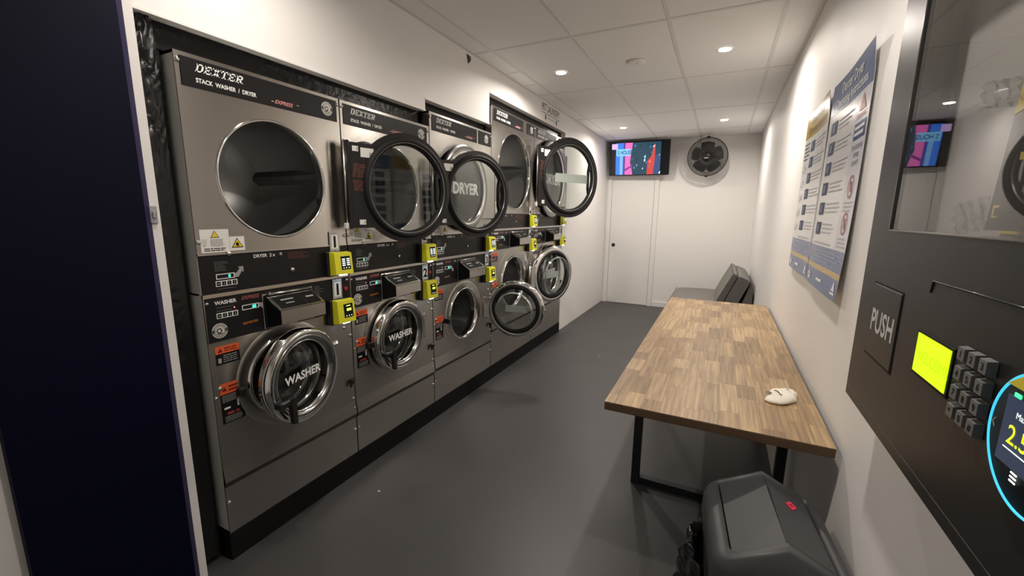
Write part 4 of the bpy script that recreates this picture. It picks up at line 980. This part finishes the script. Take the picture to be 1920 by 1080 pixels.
MB().prism([(.638,1.293), (.560,1.293), (.560,1.312), (.612,1.310)], lambda a, b, t: (t, a, b), -.0156, -.0149).obj('amber_band', mat('amber_band', (.35,.28,.02), .4, emit=(.25,.20,.01), es=.6), rd_o)
# goods behind the glass
XI = dpt-.011
numo = MB(); text(numo, '12', .030, wallx(XI-.0002, .958, 1.604, sgn=-1)); text(numo, '11', .026, wallx(XI-.0002, .962, 1.452, sgn=-1)); numo.obj('row_numbers', mat('faint_number', (.34,.34,.33), .6), vm)
for (y0, y1, z0, z1, tx) in ((.85, .915, 1.600, 1.648, 'S'), (.80, .925, 1.449, 1.466, '')):
    tg = MB().box(XI-.0014, XI-.0004, y0, y1, z0, z1).obj('price_tag', mat('tag_yellow', (.62,.48,.12), .5), vm)
    if tx: text(MB(), tx, .03, wallx(XI-.0018, y1-.012, z0+.006, sgn=-1), bold=.02).obj('lettering', MATTE, tg)
pk_ = thing('detergent_sachet', 'black detergent pack with yellow top hanging inside the vending machine', 'detergent pack', (XV+.040, .80, 1.455))
MB().hull([(x, y, z) for x, y, z in ((0,-.09,0), (0,.088,0), (.012,-.09,0), (.012,.088,0), (-.004,-.085,.08), (.016,.07,.08), (0,-.095,.185), (.012,-.095,.185), (0,.070,.160), (.012,.070,.160))]).obj('pack', mat('pack_black', (.018,.018,.019), .4), pk_)
MB().hull([(x, y, z) for x in (-.001, .013) for y, z in ((-.095,.186), (.070,.161), (.062,.205), (-.095,.225))]).obj('pack_header', mat('tag_yellow'), pk_)
text(MB(), 'S', .03, wallx(-.0016, .048, .172, sgn=-1), bold=.02).obj('lettering', MATTE, pk_)
MB().ringplate([(.055,.018), (.075,.018), (.075,.036), (.055,.036)], [(.059,.020), (.071,.020), (.071,.032), (.059,.032)], -.0006, .0).obj('pack_emblem', mat('tag_yellow'), pk_)
lines(MB(), -.003, .030, -.03, .09, .13, 2, .5, .2, 1).obj('pack_print', mat('tag_yellow'), pk_)
for (y, z, w_, h_, r_, lb) in ((.915, 1.655, .13, .040, .18, 'clear crinkled plastic bag lying on the upper vending row'), (.945, 1.475, .10, .052, -.12, 'clear crinkled plastic bag lying on the lower vending row')):
    m = MB(); n1, n2 = 12, 6; random.seed(int(z*100))
    for i in range(n2+1):
        for j in range(n1+1):
            a, b = w_*(j/n1-.5), h_*(i/n2-.5)
            m.v.append((.006*math.sin(j*1.9+i)+random.uniform(-.004,.004), -a*math.cos(r_)-b*math.sin(r_), b*math.cos(r_)+a*math.sin(r_)*-1))
    for i in range(n2):
        for j in range(n1): q = i*(n1+1)+j; m.f.append([q, q+1, q+n1+2, q+n1+1])
    m.m = [0]*len(m.f); m.sm = [False]*len(m.f)
    tag(m.obj('plastic_bag', glass_mat('bag_clear', (.85,.85,.86), 1.5, .12) if 'bag_clear' not in MATS else MATS['bag_clear'], None, (XV+.045, y, z)), lb, 'plastic bag')

# floor scraps and the sheet seam
struct(MB().box(-.192, -.1895, -.9, 5.2, .0, .0006).obj('trim_2', mat('seam_line', (.085,.082,.08), .5)))
for x, y, lb in ((-1.039, 4.176, 'tiny white scrap on the dark floor near the tall machines'), (-1.52, 1.49, 'tiny white crumb on the floor beside the plinth of machine one')):
    tag(MB().hull([(x, y, .0005), (x+.012, y+.004, .0005), (x+.004, y+.013, .0005), (x+.006, y+.006, .006), (x-.004, y+.007, .003)]).obj('paper_scrap', LABEL), lb, 'scrap')
